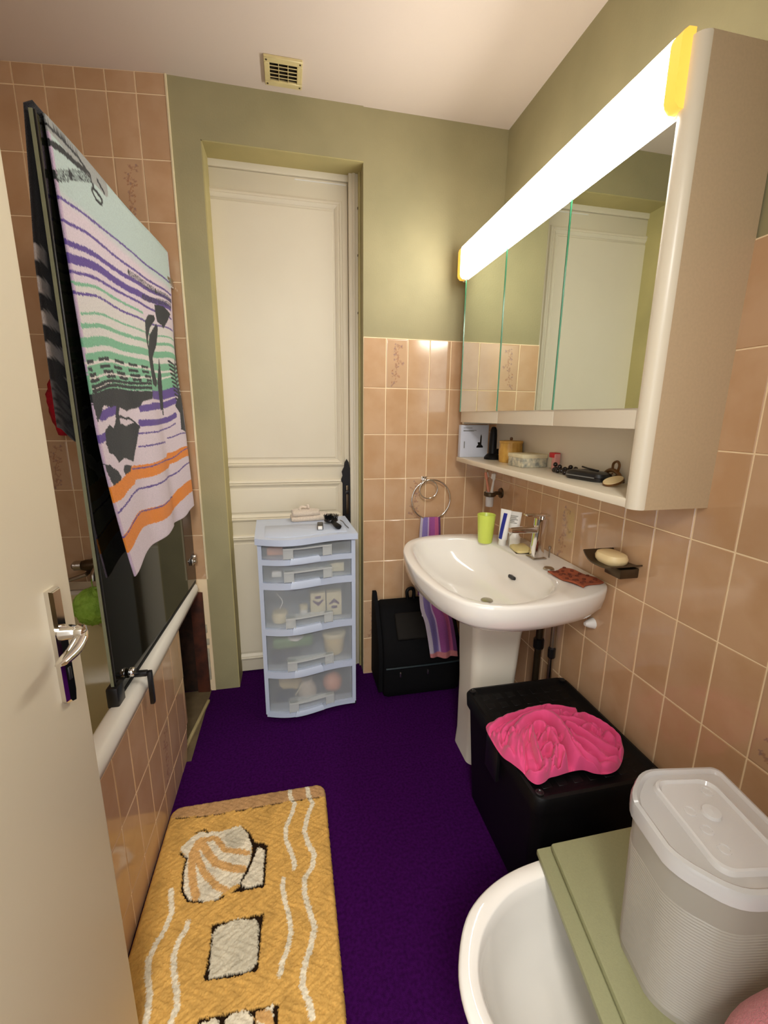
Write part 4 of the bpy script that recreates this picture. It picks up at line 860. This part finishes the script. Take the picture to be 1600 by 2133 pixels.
ov = link('overflow_slot', bm_done(bm, 'overflow_slot'), M_black, basin, loc=(0.004, .02, RZ - .038), rot=(0, .25, 0))
# pedestal, flat sided and tapering
bm = bmesh.new(); rings = []
for z, hx, hy in ((0, .089, .080), (.02, .088, .079), (.07, .085, .076), (.30, .086, .078), (.52, .094, .088), (.615, .105, .10), (.66, .11, .11)):
    rings.append([(x + .075, y + .05, z) for x, y in rrect(hx, hy, .032)])
add_rings(bm, rings); link('pedestal', bm_done(bm, 'pedestal'), M_ceramicdull, sink, angle=60)
lathe('wall_bolt', [(.018, 0), (.012, -.02), (.006, -.03)], M_white, sink, c=(.305, -.20, .64), n=14, axis='X')
# waste and supply pipes
for (x, y, r_, z1, nm, lb, mm) in ((.895, 1.335, .013, .66, 'water_pipe', 'dark vertical water pipe behind the pedestal, nearer the corner', M_darkmetal), (.905, 1.265, .009, .62, 'water_pipe', 'thin vertical water pipe behind the pedestal, nearer the doorway', M_chromedull)):
    o = tag(empty(nm, (x, y, 0)), lb, 'pipe', 'pipes under the sink')
    tube('pipe', [(0, 0, 0), (0, 0, z1)], r_, mm, o, n=10)
    lathe('coupling', [(r_, .42), (r_ * 1.5, .425), (r_ * 1.5, .46), (r_, .465)], M_black, o, n=10)
# basin mixer tap
tap = tag(empty('basin_tap', (.838, 1.315, RZ)), 'square chrome mixer tap on the back of the sink', 'tap')
box('base_plate', -.026, .026, -.026, .026, 0, .004, M_chromedull, tap, bev=.0015)
bm = bmesh.new(); rings = []
for z, hx, hy, ox in ((.004, .019, .019, 0), (.06, .017, .018, .002), (.11, .017, .018, .006), (.142, .018, .019, .008)): rings.append([(x + ox, y, z) for x, y in rrect(hx, hy, .004, 2)])
add_rings(bm, rings); link('tap_body', bm_done(bm, 'tap_body'), M_chrome, tap, angle=30)
bm = bmesh.new(); add_rings(bm, [[(x, y, z) for y, z in rrect(hy, hz, .004, 2)] for x, hy, hz, in ((.0, .014, .012), (-.06, .014, .010), (-.108, .013, .008))])
bmesh.ops.translate(bm, verts=bm.verts, vec=(0, 0, .104)); link('spout', bm_done(bm, 'spout'), M_chrome, tap, angle=30)
bm = bmesh.new(); add_box(bm, -.062, .028, -.0145, .0145, .152, .159, .003); add_lathe(bm, [(.012, .141), (.012, .155)], 14, (.006, 0, 0)); link('lever', bm_done(bm, 'lever'), M_chrome, tap, rot=(0, .04, 0))
tube('drain_rod', [(.045, -.01, 0), (.045, -.01, .035)], .0025, M_chromedull, tap, n=8); lathe('rod_knob', [(.005, .034), (.005, .042), (.002, .044)], M_chromedull, tap, c=(.045, -.01, 0), n=10)
# things on the sink
RZ1 = RZ - .001
o = tag(lathe('lime_tumbler', [(.0, 0), (.0255, 0), (.028, .004), (.0355, .113), (.034, .114), (.0325, .112), (.026, .008), (0, .006)], M_lime, n=32), 'lime green plastic tumbler on the far corner of the sink', 'cup'); o.location = (.742, 1.53, RZ1)
def squeeze_tube(name, h, w, t, m, parent, cap=.02, mcap=None, flip=False):
    bm = bmesh.new(); rings = []
    for k in range(9):
        u = k / 8; a = w / 2 * (.82 + .18 * u); b = max(t / 2 * (1 - u ** 1.5), .0012)
        rings.append([(a * math.cos(q), b * math.sin(q), cap + (h - cap) * u) for q in [2 * PI * i / 20 for i in range(20)]])
    add_rings(bm, rings); link(name, bm_done(bm, name), m, parent)
    lathe('tube_cap', [(w * .36, 0), (w * .38, .002), (w * .34, cap), (0, cap)], mcap or M_white, parent, n=18)
o = tag(empty('toothpaste_tube', (.793, 1.485, RZ1), (.0, .05, -.9)), 'white and dark blue toothpaste tube standing on its cap beside the lime tumbler', 'toothpaste')
squeeze_tube('tube_body', .142, .042, .030, M_white, o, .022)
bm = bmesh.new(); add_rings(bm, [[(xx + .006 * (z - .08) / .1, -max(.015 * (1 - ((z - .022) / .12) ** 1.5), .0012) * math.sqrt(max(.02, 1 - ((xx + .006 * (z - .08) / .1) / (.021 * (.82 + .18 * (z - .022) / .12))) ** 2)) - .0008, z) for xx in (-.009, -.005, -.001, .003, .006)] for z in (.026, .045, .065, .085, .105, .128)], False)
link('blue_stripe', bm_done(bm, 'blue_stripe'), M_blueprint, o)
o = tag(empty('cream_tube', (.845, 1.50, RZ1), (0, .03, -.7)), 'white cream tube with grey lettering standing on its cap behind the tap spout', 'tube')
squeeze_tube('tube_body', .128, .05, .032, M_white, o, .04)
flat('printed_lines', [[(-.016, z), (-.016 + w, z), (-.016 + w, z + .0018), (-.016, z + .0018)] for z, w in ((.112, .03), (.105, .024), (.098, .03), (.091, .018), (.084, .028))], -.0125, M_greyprint, o)
o = tag(empty('white_pot', (.825, 1.447, RZ1)), 'small white pump bottle behind the tap spout', 'bottle')
lathe('pot_body', [(.0, 0), (.019, 0), (.021, .004), (.0205, .04), (.014, .05), (.012, .056)], M_white, o, n=20); box('pump', -.022, .008, -.005, .005, .056, .064, M_white, o, bev=.002)
o = tag(empty('soap_slab', (.825, 1.402, RZ1), (.0, 0, -.25)), 'worn yellow soap slab leaning beside the tap', 'soap')
bm = bmesh.new(); rings = []
for z, s in ((.0, .8), (.004, 1), (.012, .98), (.018, .7)): rings.append([(x * s + .003 * math.sin(6 * y / .04), y * s, z + .22 * max(0, x) * .6) for x, y in rrect(.030, .046, .02)])
add_rings(bm, rings); link('soap', bm_done(bm, 'soap'), M_soapyel, o)
box('soap_painted_shadow', -.026, .03, -.04, .04, -.0002, .0012, M_darkmetal, o, bev=0)  # thin dark sheet painting the shadow under the soap
o = tag(empty('sponge_cloth', (.842, 1.105, RZ1), (0, 0, .3)), 'rust brown printed sponge cloth folded on the near end of the sink', 'cloth')
def cl(u, v): 
    x = (u - .5) * .085 * (1 + .12 * math.sin(v * 3)); y = (v - .5) * .13 * (1 - .08 * math.sin(u * 5))
    return (x, y, .0075 + .004 * math.sin(u * 7 + v * 5) * math.sin(v * 6) + .006 * max(0, v - .8) * 4 * (1 - u))
me = grid_mesh('cloth', cl, 30, 40); bm = bmesh.new(); bm.from_mesh(me); bmesh.ops.solidify(bm, geom=bm.faces[:], thickness=.005); bm.to_mesh(me); bm.free(); link('cloth', me, M_rust, o, angle=180)
bm = bmesh.new()
for i in range(4):
    for j in range(5):
        u, v = .14 + .24 * i, .1 + .2 * j + .05 * (i % 2); x, y, z = cl(u, min(v, .97))
        add_lathe(bm, [(.0, z + .0032), (.0052, z + .0032), (.0052, z - .001)], 8, (x, y, 0), True, False)
d = link('printed_dots', bm_done(bm, 'printed_dots'), M_rustdot, o, smooth=False); d['kind'] = 'stuff'
o = tag(lathe('metal_plug', [(.0, 0), (.016, 0), (.018, .003), (.015, .007), (.0, .009)], M_chromedull, n=20), 'round metal plug lying beside the rust cloth on the sink', 'plug'); o.location = (.812, 1.196, RZ1)
# toothbrush holder on the wall
th_ = tag(empty('toothbrush_holder', (XR - .0045, 1.775, .945)), 'dark metal toothbrush holder on the tiled right wall above the sink', 'toothbrush holder')
lathe('rosette', [(.024, 0), (.022, -.006), (.008, -.010), (.008, -.03)], M_darkmetal, th_, n=18, axis='X')
bm = bmesh.new(); add_lathe(bm, [(.022, -.004), (.027, .0), (.027, .014), (.024, .016), (.021, .012), (.020, -.002)], 20, (-.055, 0, -.01), False, False); link('cup_ring', bm_done(bm, 'cup_ring'), M_darkmetal, th_)
lathe('glass_cup', [(.0, -.06), (.017, -.06), (.0205, .008), (.0195, .008), (.0165, -.057), (.0, -.057)], M_binlid, th_, n=18, c=(-.055, 0, 0))
def brush(name, lb, base, topp, mh, mb):
    o = tag(empty(name, base), lb, 'toothbrush', 'toothbrushes in the wall holder'); d = Vector(topp) - Vector(base)
    tube('handle', [(0, 0, 0), d * .5, d * .78], [.0055, .006, .004], mh, o, n=8)
    tube('brush_head', [d * .78, d * .84, d], [.004, .007, .006], mb, o, n=8)
    bm = bmesh.new(); add_box(bm, -.013, -.004, -.0045, .0045, -.012, .012, .001, 1); q = d.to_track_quat('Z', 'Y').to_matrix().to_4x4(); bmesh.ops.transform(bm, matrix=Matrix.Translation(d * .92) @ q, verts=bm.verts)
    link('bristles', bm_done(bm, 'bristles'), M_white, o)
brush('toothbrush', 'coral pink toothbrush leaning left in the wall holder', (.876, 1.772, .888), (.862, 1.815, 1.035), M_coral, M_coral)
brush('toothbrush', 'white toothbrush standing upright in the wall holder', (.872, 1.778, .888), (.868, 1.735, 1.04), M_white, M_white)
# soap dish on the wall
sdsh = tag(empty('soap_dish', (XR - .0045, 1.0, .862)), 'dark metal soap dish on the tiled right wall beyond the sink', 'soap dish')
box('wall_mount', -.06, .0, -.05, .012, -.012, .0155, M_darkmetal, sdsh, bev=.003)
bm = bmesh.new()
def sd_(u, v): return (-.10 + .105 * v * .98, (u - .5) * .118, .016 + .026 * max(0, 2 * u - 1) ** 3 + .010 * max(0, 1 - 2 * u) ** 3)
me = grid_mesh('tray', sd_, 20, 6); bm.free(); bm = bmesh.new(); bm.from_mesh(me); bmesh.ops.solidify(bm, geom=bm.faces[:], thickness=.004); bm.to_mesh(me); bm.free(); link('tray', me, M_darkmetal, sdsh)
sp = tag(empty('wall_soap', (XR - .056, 1.0, .8815)), 'cream oval soap in the wall soap dish', 'soap')
bm = bmesh.new(); add_rings(bm, [[(x * s, y * s, z) for x, y in rrect(.034, .045, .03)] for z, s in ((0, .8), (.008, .96), (.018, 1), (.028, .9), (.032, .7))]); link('soap', bm_done(bm, 'soap'), M_soapcream, sp)
# towel ring and striped hand towel
ring_o = tag(empty('towel_ring', (.605, YB - .0045, .99)), 'chrome double towel ring on the tiled back wall', 'towel ring')
bm = bmesh.new(); add_box(bm, -.012, .012, -.012, 0, -.012, .016, .002); add_box(bm, -.005, .005, -.045, -.01, -.005, .008, .002); link('mount', bm_done(bm, 'mount'), M_chrome, ring_o)
for r_, cx, cz, w in ((.094, .028, -.090, .0038), (.043, .012, -.040, .003)):
    tube('ring', [(cx + r_ * math.cos(a), -.040 - (.006 if r_ < .05 else 0), cz + r_ * math.sin(a)) for a in [2 * PI * k / 48 for k in range(48)]], w, M_chrome, ring_o, n=10, closed=True)
ht = tag(empty('striped_hand_towel', (0, 0, 0)), 'purple and lilac striped hand towel hanging from the towel ring behind the sink', 'towel')
pathf = spline([(0, YB - .0445, .815), (0, YB - .060, .75), (.002, YB - .072, .60), (-.002, 1.80, .50), (-.004, 1.735, .43), (.012, 1.695, .38), (.03, 1.685, .30), (.045, 1.678, .218)], 12)
def hand(u, v):
    k = v * (len(pathf) - 1); i = min(int(k), len(pathf) - 2); p = pathf[i].lerp(pathf[i + 1], k - i)
    w = .095 + .035 * min(1, v * 1.6); 
    return (.632 - .03 * v + p.x + (u - .5) * w, p.y + .007 * math.sin(u * 13 + v * 4) * min(1, .2 + v), p.z - .012 * math.sin(u * 2.5) * (v > .98))
me = grid_mesh('hanging_part', hand, 60, 110); U, V = np.meshgrid(np.arange(61) / 60, np.arange(111) / 110); U = U.ravel(); V = V.ravel()
cs = np.zeros((len(U), 3), np.float32)
for a, b, c in ((0, .13, (196, 186, 200)), (.13, .36, (132, 116, 176)), (.36, .42, (196, 170, 204)), (.42, .72, (160, 84, 150)), (.72, .9, (186, 92, 136)), (.9, 1.01, (110, 60, 110))): cs[(U >= a) & (U < b)] = lin(c)
cs[V > .965] = lin((206, 130, 130)); cs[(V > .90) & (V < .907)] = lin((200, 160, 200)); set_cols(me, cs)
bm = bmesh.new(); bm.from_mesh(me); bmesh.ops.solidify(bm, geom=bm.faces[:], thickness=.004); bm.to_mesh(me); bm.free(); link('hanging_part', me, M_stripe, ht, angle=180)
def hand2(u, v): return (.634 + (u - .5) * .095, YB - .0445 + .006 + .012 * min(1, v * 3), .815 - .40 * v)
me = grid_mesh('rear_part', hand2, 20, 40); set_cols(me, np.tile(np.array(lin((140, 84, 140)), np.float32), (21 * 41, 1))); bm = bmesh.new(); bm.from_mesh(me); bmesh.ops.solidify(bm, geom=bm.faces[:], thickness=.004); bm.to_mesh(me); bm.free(); link('rear_part', me, M_stripe, ht, angle=180)

# ------------------------------------------------------------------ black bag against the back wall
bag = tag(empty('black_suitcase', (.56, 1.83, 0), (0, 0, 0)), 'soft black wheeled bag leaning on the tiled back wall under the sink', 'bag')
def side_ring(x, s=1.0, dz=0): 
    p = [(-.115, .012), (-.125, .05), (-.118, .20), (-.10, .27), (-.01, .385), (.02, .408), (.075, .412), (.092, .39), (.096, .02), (.08, .004), (-.10, .004)]
    return [(x, y * s, .2 + (z - .2) * s + dz) for y, z in p]
bm = bmesh.new(); add_rings(bm, [side_ring(-.185, .9), side_ring(-.18, .97), side_ring(-.165), side_ring(.165), side_ring(.18, .97), side_ring(.185, .9)]); link('bag_body', bm_done(bm, 'bag_body'), M_blackfab, bag, angle=50)
bm = bmesh.new(); add_rings(bm, [[(x, y, z) for y, z in [(-.10, .03), (-.105, .2), (-.08, .29), (.0, .41), (.05, .462), (.075, .462), (.085, .40), (.085, .03)]] for x in (-.205, -.187)]); link('side_flap', bm_done(bm, 'side_flap'), M_blackfab, bag, angle=40)
sl = empty('front_pocket', (0, -.068, .325), (-.90 + PI / 2 - PI / 2, 0, 0)); sl.parent = bag
sl.rotation_euler = (-.66, 0, 0)
bpy.data.objects.remove(sl)
bm = bmesh.new(); mt = Matrix.Translation((.01, -.065, .337)) @ Euler((.905, 0, 0)).to_matrix().to_4x4(); add_box(bm, -.13, .16, -.065, .058, -.006, .012, .008, 3, mt); link('top_pocket', bm_done(bm, 'top_pocket'), M_bagpocket, bag)
bm = bmesh.new(); add_box(bm, -.002, .035, .032, .041, .012, .0135, .0004, 1, mt); link('white_tag', bm_done(bm, 'white_tag'), M_white, bag, smooth=False)
tube('piping', spline([(-.175, -.126, .16), (-.1, -.129, .162), (.1, -.129, .164), (.178, -.126, .166)], 4), .004, M_piping, bag, n=8)
tube('carry_handle', spline([(-.03, .06, .405), (-.035, .062, .45), (-.015, .066, .462), (.0, .066, .45), (-.0, .066, .405)], 5), .009, M_blackmatt, bag, n=8)
for x in (-.11, .02): box('zip_pull', x - .003, x + .003, -.136, -.126, .118, .142, M_chromedull, bag, bev=.001)
for x in (-.13, .13): lathe('wheel', [(.0, -.012), (.018, -.012), (.02, 0), (.018, .012), (.0, .012)], M_black, bag, c=(x, .07, .02), axis='X', n=16)

# ------------------------------------------------------------------ black storage box with lid and the pink top
hm = tag(empty('black_crate', (.722, .968, 0)), 'black plastic storage box with a ridged lid between the sink and the bidet', 'storage box')
bm = bmesh.new(); add_rings(bm, [[(x, y, z) for x, y in rrect(hx, hy, .03)] for z, hx, hy in ((.0, .150, .185), (.01, .158, .193), (.34, .176, .212), (.365, .178, .214))])
link('crate_body', bm_done(bm, 'crate_body'), M_blackmatt, hm)
bm = bmesh.new(); add_rings(bm, [[(x, y, z) for x, y in rrect(hx, hy, rr_)] for z, hx, hy, rr_ in ((.350, .184, .221, .03), (.386, .186, .223, .03), (.394, .182, .219, .03), (.396, .174, .211, .026), (.388, .160, .197, .02))])
lid2 = link('crate_lid', bm_done(bm, 'crate_lid'), M_blackmatt, hm)
bm = bmesh.new()
for i in range(7):
    for j in range(9): add_box(bm, -.132 + .044 * i - .013, -.132 + .044 * i + .013, -.172 + .043 * j - .013, -.172 + .043 * j + .013, .386, .3888, .0008, 1)
ld = link('lid_ridges', bm_done(bm, 'lid_ridges'), M_blackmatt, lid2); ld['kind'] = 'stuff'
for x, y in ((-.165, .20), (-.165, -.20), (.165, .20), (.165, -.20)): lathe('corner_stud', [(.010, .395), (.010, .3985), (.007, .399), (.005, .397)], M_black, lid2, c=(x, y, 0), n=14)
box('lock_clip', -.192, -.180, -.035, .035, .27, .375, M_black, hm, bev=.003)
# crumpled pink top: low mound with traced folds, each a ridge with a soft and a steep flank
pk = tag(empty('pink_blouse', (.70, .90, .400)), 'crumpled hot pink jersey top lying on the black storage box', 'clothing')
outl = [(-.176, .097), (-.137, .117), (-.061, .131), (-.001, .145), (.061, .142), (.102, .123), (.13, .085), (.156, .049), (.172, .008), (.165, -.041), (.135, -.079), (.092, -.112), (.054, -.121), (.022, -.113), (.001, -.098), (-.031, -.096), (-.075, -.101), (-.1, -.103), (-.118, -.112), (-.14, -.115), (-.152, -.099), (-.156, -.072), (-.169, -.041), (-.182, -.015), (-.184, .039)]
pth, pr = polar(outl, (-.02, .0), 160)
FOLDS = [(.008, .010, [(-.191, .068), (-.077, .109), (.037, .116)]),
 (.024, .017, [(-.178, -.094), (-.157, -.035), (-.124, .013), (-.08, .046), (-.035, .055), (-.010, .033), (-.008, -.016), (-.012, -.061), (-.010, -.09), (.012, -.115)]),
 (.018, .010, [(-.153, -.072), (-.129, -.018), (-.08, .020), (-.048, .024), (-.043, -.02), (-.052, -.071), (-.057, -.095)]),
 (.016, .008, [(-.085, .012), (-.1, -.031), (-.112, -.075), (-.106, -.1)]), (.014, .007, [(-.075, -.021), (-.04, -.004), (-.026, -.023)]), (.014, .007, [(-.085, -.052), (-.06, -.046), (-.067, -.075)]),
 (.018, .008, [(-.152, -.090), (-.146, -.108), (-.122, -.108), (-.094, -.09)]), (.020, .008, [(-.088, -.094), (-.058, -.071), (-.050, -.087), (-.071, -.102), (-.088, -.098)]),
 (.012, .007, [(.018, .044), (.054, .019), (.096, .002), (.119, -.052)]), (.013, .008, [(.026, .016), (.051, -.022), (.075, -.059), (.119, -.083)]), (.013, .008, [(.017, -.015), (.036, -.059), (.06, -.093), (.103, -.105)]),
 (.016, .010, [(.072, .035), (.108, .040), (.131, .013), (.148, -.008), (.152, -.035)]), (.010, .009, [(-.001, -.059), (.018, -.095), (.056, -.112), (.087, -.11)]), (.014, .007, [(.061, -.008), (.09, -.005), (.096, -.023)]),
 (.014, .009, [(-.165, .029), (-.127, .055), (-.067, .079), (-.014, .078), (.029, .06)]), (.010, .009, [(-.176, .05), (-.176, -.007), (-.178, -.051), (-.165, -.078)]), (.012, .006, [(-.160, .013), (-.142, .033), (-.137, .020)]),
 (.012, .007, [(.02, .10), (.06, .085), (.10, .08)]), (.010, .006, [(.04, .062), (.08, .055), (.11, .06)]), (.010, .006, [(.10, -.03), (.13, -.06), (.12, -.085)])]
NU2, NV2 = 300, 120
uu, vv = np.meshgrid(np.arange(NU2) / NU2, np.arange(NV2 + 1) / NV2)
aa = -PI + 2 * PI * uu; R0 = np.interp(aa, pth, pr, period=2 * PI)
gx = -.02 + R0 * vv * np.cos(aa); gy = R0 * vv * np.sin(aa)
dome = (.028 + .010 * np.exp(-((gx - .03) ** 2 + (gy - .03) ** 2) / .006)) * np.clip(1 - vv ** 3.5, 0, 1)
gz = dome.copy()
for hh, ww, pts in FOLDS:
    sp = spline([(x, y, 0) for x, y in pts], 5)
    dm = np.full(gx.shape, 9.); sg = np.zeros(gx.shape)
    for a, b in zip(sp[:-1], sp[1:]):
        d_, t_ = seg_dist(gx, gy, (a.x, a.y), (b.x, b.y)); s_ = (b.x - a.x) * (gy - a.y) - (b.y - a.y) * (gx - a.x)
        m_ = d_ < dm; dm[m_] = d_[m_]; sg[m_] = np.sign(s_[m_])
    w_ = ww * np.where(sg > 0, 1.25, .6)
    gz = np.maximum(gz, np.minimum(gz, .036) + 1.25 * hh * np.exp(-(dm / w_) ** 2) - .004 * np.exp(-((dm - 1.7 * w_) / (.6 * w_)) ** 2)) - .008 * np.exp(-((dm - 1.5 * w_) / (.5 * w_)) ** 2)
rs = np.random.RandomState(3)
for _ in range(10):
    kx, ky = rs.normal(0, 60, 2); gz += .0010 * np.abs(np.sin(kx * gx + ky * gy + rs.uniform(0, 6) + 2 * np.sin(25 * gx) + 2 * np.sin(31 * gy)))
gz = np.maximum(gz, 0) * np.clip((1 - vv) / .035, 0, 1) ** .5 + .002
zz_ = np.stack([gx, gy, gz], -1).reshape(-1, 3)
idx = np.arange(NU2 * (NV2 + 1)).reshape(NV2 + 1, NU2); nx_ = np.roll(idx, -1, 1)
q = np.stack([idx[:-1], nx_[:-1], nx_[1:], idx[1:]], -1).reshape(-1, 4)
me = bpy.data.meshes.new('jersey'); me.from_pydata(zz_.tolist(), [], q.tolist()); me.update()
bm = bmesh.new(); bm.from_mesh(me); bmesh.ops.remove_doubles(bm, verts=bm.verts, dist=.00004); bm.to_mesh(me); bm.free()
link('jersey', me, M_pink, pk, angle=180)

# ------------------------------------------------------------------ bidet, cushion board, ribbed bin, pink towel
bd = tag(empty('bidet', (.56, .44, 0)), 'white ceramic bidet beside the black storage box, partly covered by a sage green board', 'bidet')
bo = [(.872, .44), (.868, .30), (.80, .268), (.65, .258), (.50, .256), (.38, .272), (.29, .315), (.243, .38), (.229, .44), (.243, .50), (.29, .565), (.38, .608), (.50, .624), (.65, .622), (.80, .612), (.868, .58)]
bi = [(.74, .44), (.73, .36), (.68, .305), (.58, .29), (.48, .29), (.385, .304), (.315, .342), (.275, .39), (.263, .44), (.275, .49), (.315, .538), (.385, .576), (.48, .590), (.58, .590), (.68, .575), (.73, .52)]
cb = (.55, .44); th, bro = polar(bo, cb); _, bri = polar(bi, cb)
def bring(r, z, sc=1.0, sy=1.0, ox=0): return [(cb[0] + q * math.cos(t) * sc + ox - .56, cb[1] + q * math.sin(t) * sc * sy - .44, z) for t, q in zip(th, r)]
BZ = .40
rings = [bring(bro, 0, .62, .8, .06), bring(bro, .03, .60, .78, .06), bring(bro, .15, .64, .8, .055), bring(bro, .27, .80, .88, .03), bring(bro, .34, .93, .95, .01), bring(bro, .375, .985, .99), bring(bro, BZ - .01, 1.0), bring(bro, BZ - .003, .995), bring(bro, BZ, .98), bring(bri, BZ, 1.015), bring(bri, BZ - .004, 1.0), bring(bri, BZ - .03, .975), bring(bri, BZ - .09, .90), bring(bri, BZ - .14, .74), bring(bri, BZ - .165, .45), bring(bri, BZ - .17, .15)]
bm = bmesh.new(); add_rings(bm, rings); link('bowl', bm_done(bm, 'bowl'), M_ceramic, bd, angle=75)
lathe('waste', [(.0, .003), (.018, .003), (.021, 0)], M_chromedull, bd, c=(-.01, 0, BZ - .1695), n=20)
bdb = tag(empty('sage_board', (.62, .43, BZ + .0005)), 'sage green padded board lying across the bidet under the ribbed bin', 'board')
bp = [(-.155, .202), (.20, .202), (.20, -.31), (-.25, -.31)]
prism('lower_slab', bp, 0, .013, M_board, bdb, bev=.003)
prism('upper_pad', [(-.128, .196), (.195, .196), (.195, -.305), (-.22, -.305)], .013, .028, M_board, bdb, bev=.005)
bn = tag(empty('ribbed_bin', (.583, .400, BZ + .0295), (0, 0, -.16)), 'milky ribbed plastic canister with a clear lid standing on the sage board', 'canister')
def dshape(hx, hy, r1, r2):
    pts = []
    for cx, cy, a0, r in ((hx - r2, hy - r2, 0, r2), (-hx + r1, hy - r1, PI / 2, r1), (-hx + r1, -hy + r1, PI, r1), (hx - r2, -hy + r2, 1.5 * PI, r2)):
        for k in range(11):
            a = a0 + PI / 2 * k / 10; pts.append((cx + r * math.cos(a), cy + r * math.sin(a)))
    return pts
bm = bmesh.new(); rings = []
def bulge(p): return [(x - .018 * max(0, 1 - (y / .075) ** 2) * (x < 0), y) for x, y in p]
HB = .268
nz = 420
for i in range(nz + 1):
    z = HB * i / nz; s = .90 + .10 * i / nz
    rib = .0007 * math.sin(2 * PI * z / .0052) if .012 < z < HB * .76 else 0
    rings.append([(x * s + (rib if x < .03 else 0), y * s + (rib * (1 if y < 0 else -1) if x < .03 else 0), z) for x, y in bulge(dshape(.080, .092, .060, .012))])
add_rings(bm, rings, True, True, False); link('canister_body', bm_done(bm, 'canister_body'), M_bin, bn, angle=60)
bm = bmesh.new(); add_rings(bm, [[(x * s, y * s, z) for x, y in bulge(dshape(.086, .099, .064, .014))] for z, s in ((HB - .012, 1.0), (HB + .006, 1.005), (HB + .012, .985), (HB + .014, .93), (HB + .012, .90), (HB + .009, .885))] , True, False, False)
lidb = link('lid_rim', bm_done(bm, 'lid_rim'), M_binlid, bn)
bm = bmesh.new(); add_rings(bm, [[(x * s, y * s, HB + .009) for x, y in bulge(dshape(.086, .099, .064, .014))] for s in (.885, .72)] , True, False, True)
add_rings(bm, [[(x + ox, y, z) for x, y in rrect(hx, hy, .02)] for z, hx, hy, ox in ((HB + .0092, .052, .074, .0), (HB + .016, .050, .072, .0), (HB + .0172, .047, .069, 0), (HB + .0125, .044, .066, 0))], True, False, True)
link('lid_top', bm_done(bm, 'lid_top'), M_binlid, lidb)
for x, y in ((-.024, .018), (-.022, -.012), (-.020, -.040), (.028, .05)): lathe('embossed_ring', [(.0085, HB + .0126), (.0085, HB + .0142), (.0065, HB + .0142), (.0065, HB + .0126)], M_binlid, lidb, c=(x, y, 0), n=20, cap0=False, cap1=False)
lathe('lid_knob', [(.0, HB + .0126), (.013, HB + .0126), (.012, HB + .018), (.0, HB + .0195)], M_binlid, lidb, c=(.004, .012, 0), n=20)
pt = tag(empty('pink_hand_towel', (.575, .212, BZ + .029)), 'dusty pink terry towel heaped beside the ribbed canister, at the right corner', 'towel')
bm = bmesh.new(); rings = []
for k in range(17):
    u = k / 16; s = math.sin(PI * (.08 + .84 * u)) ** .5
    rings.append([((u - .5) * .25, .085 * s * math.cos(a) * (1 + .06 * math.sin(3 * a + u * 7)), max(0, .118 * s + .116 * s * math.sin(a) * (1 + .05 * math.sin(4 * a + u * 9)))) for a in [2 * PI * i / 28 for i in range(28)]])
add_rings(bm, rings); link('towel_roll', bm_done(bm, 'towel_roll'), M_pinktowel, pt, angle=180)
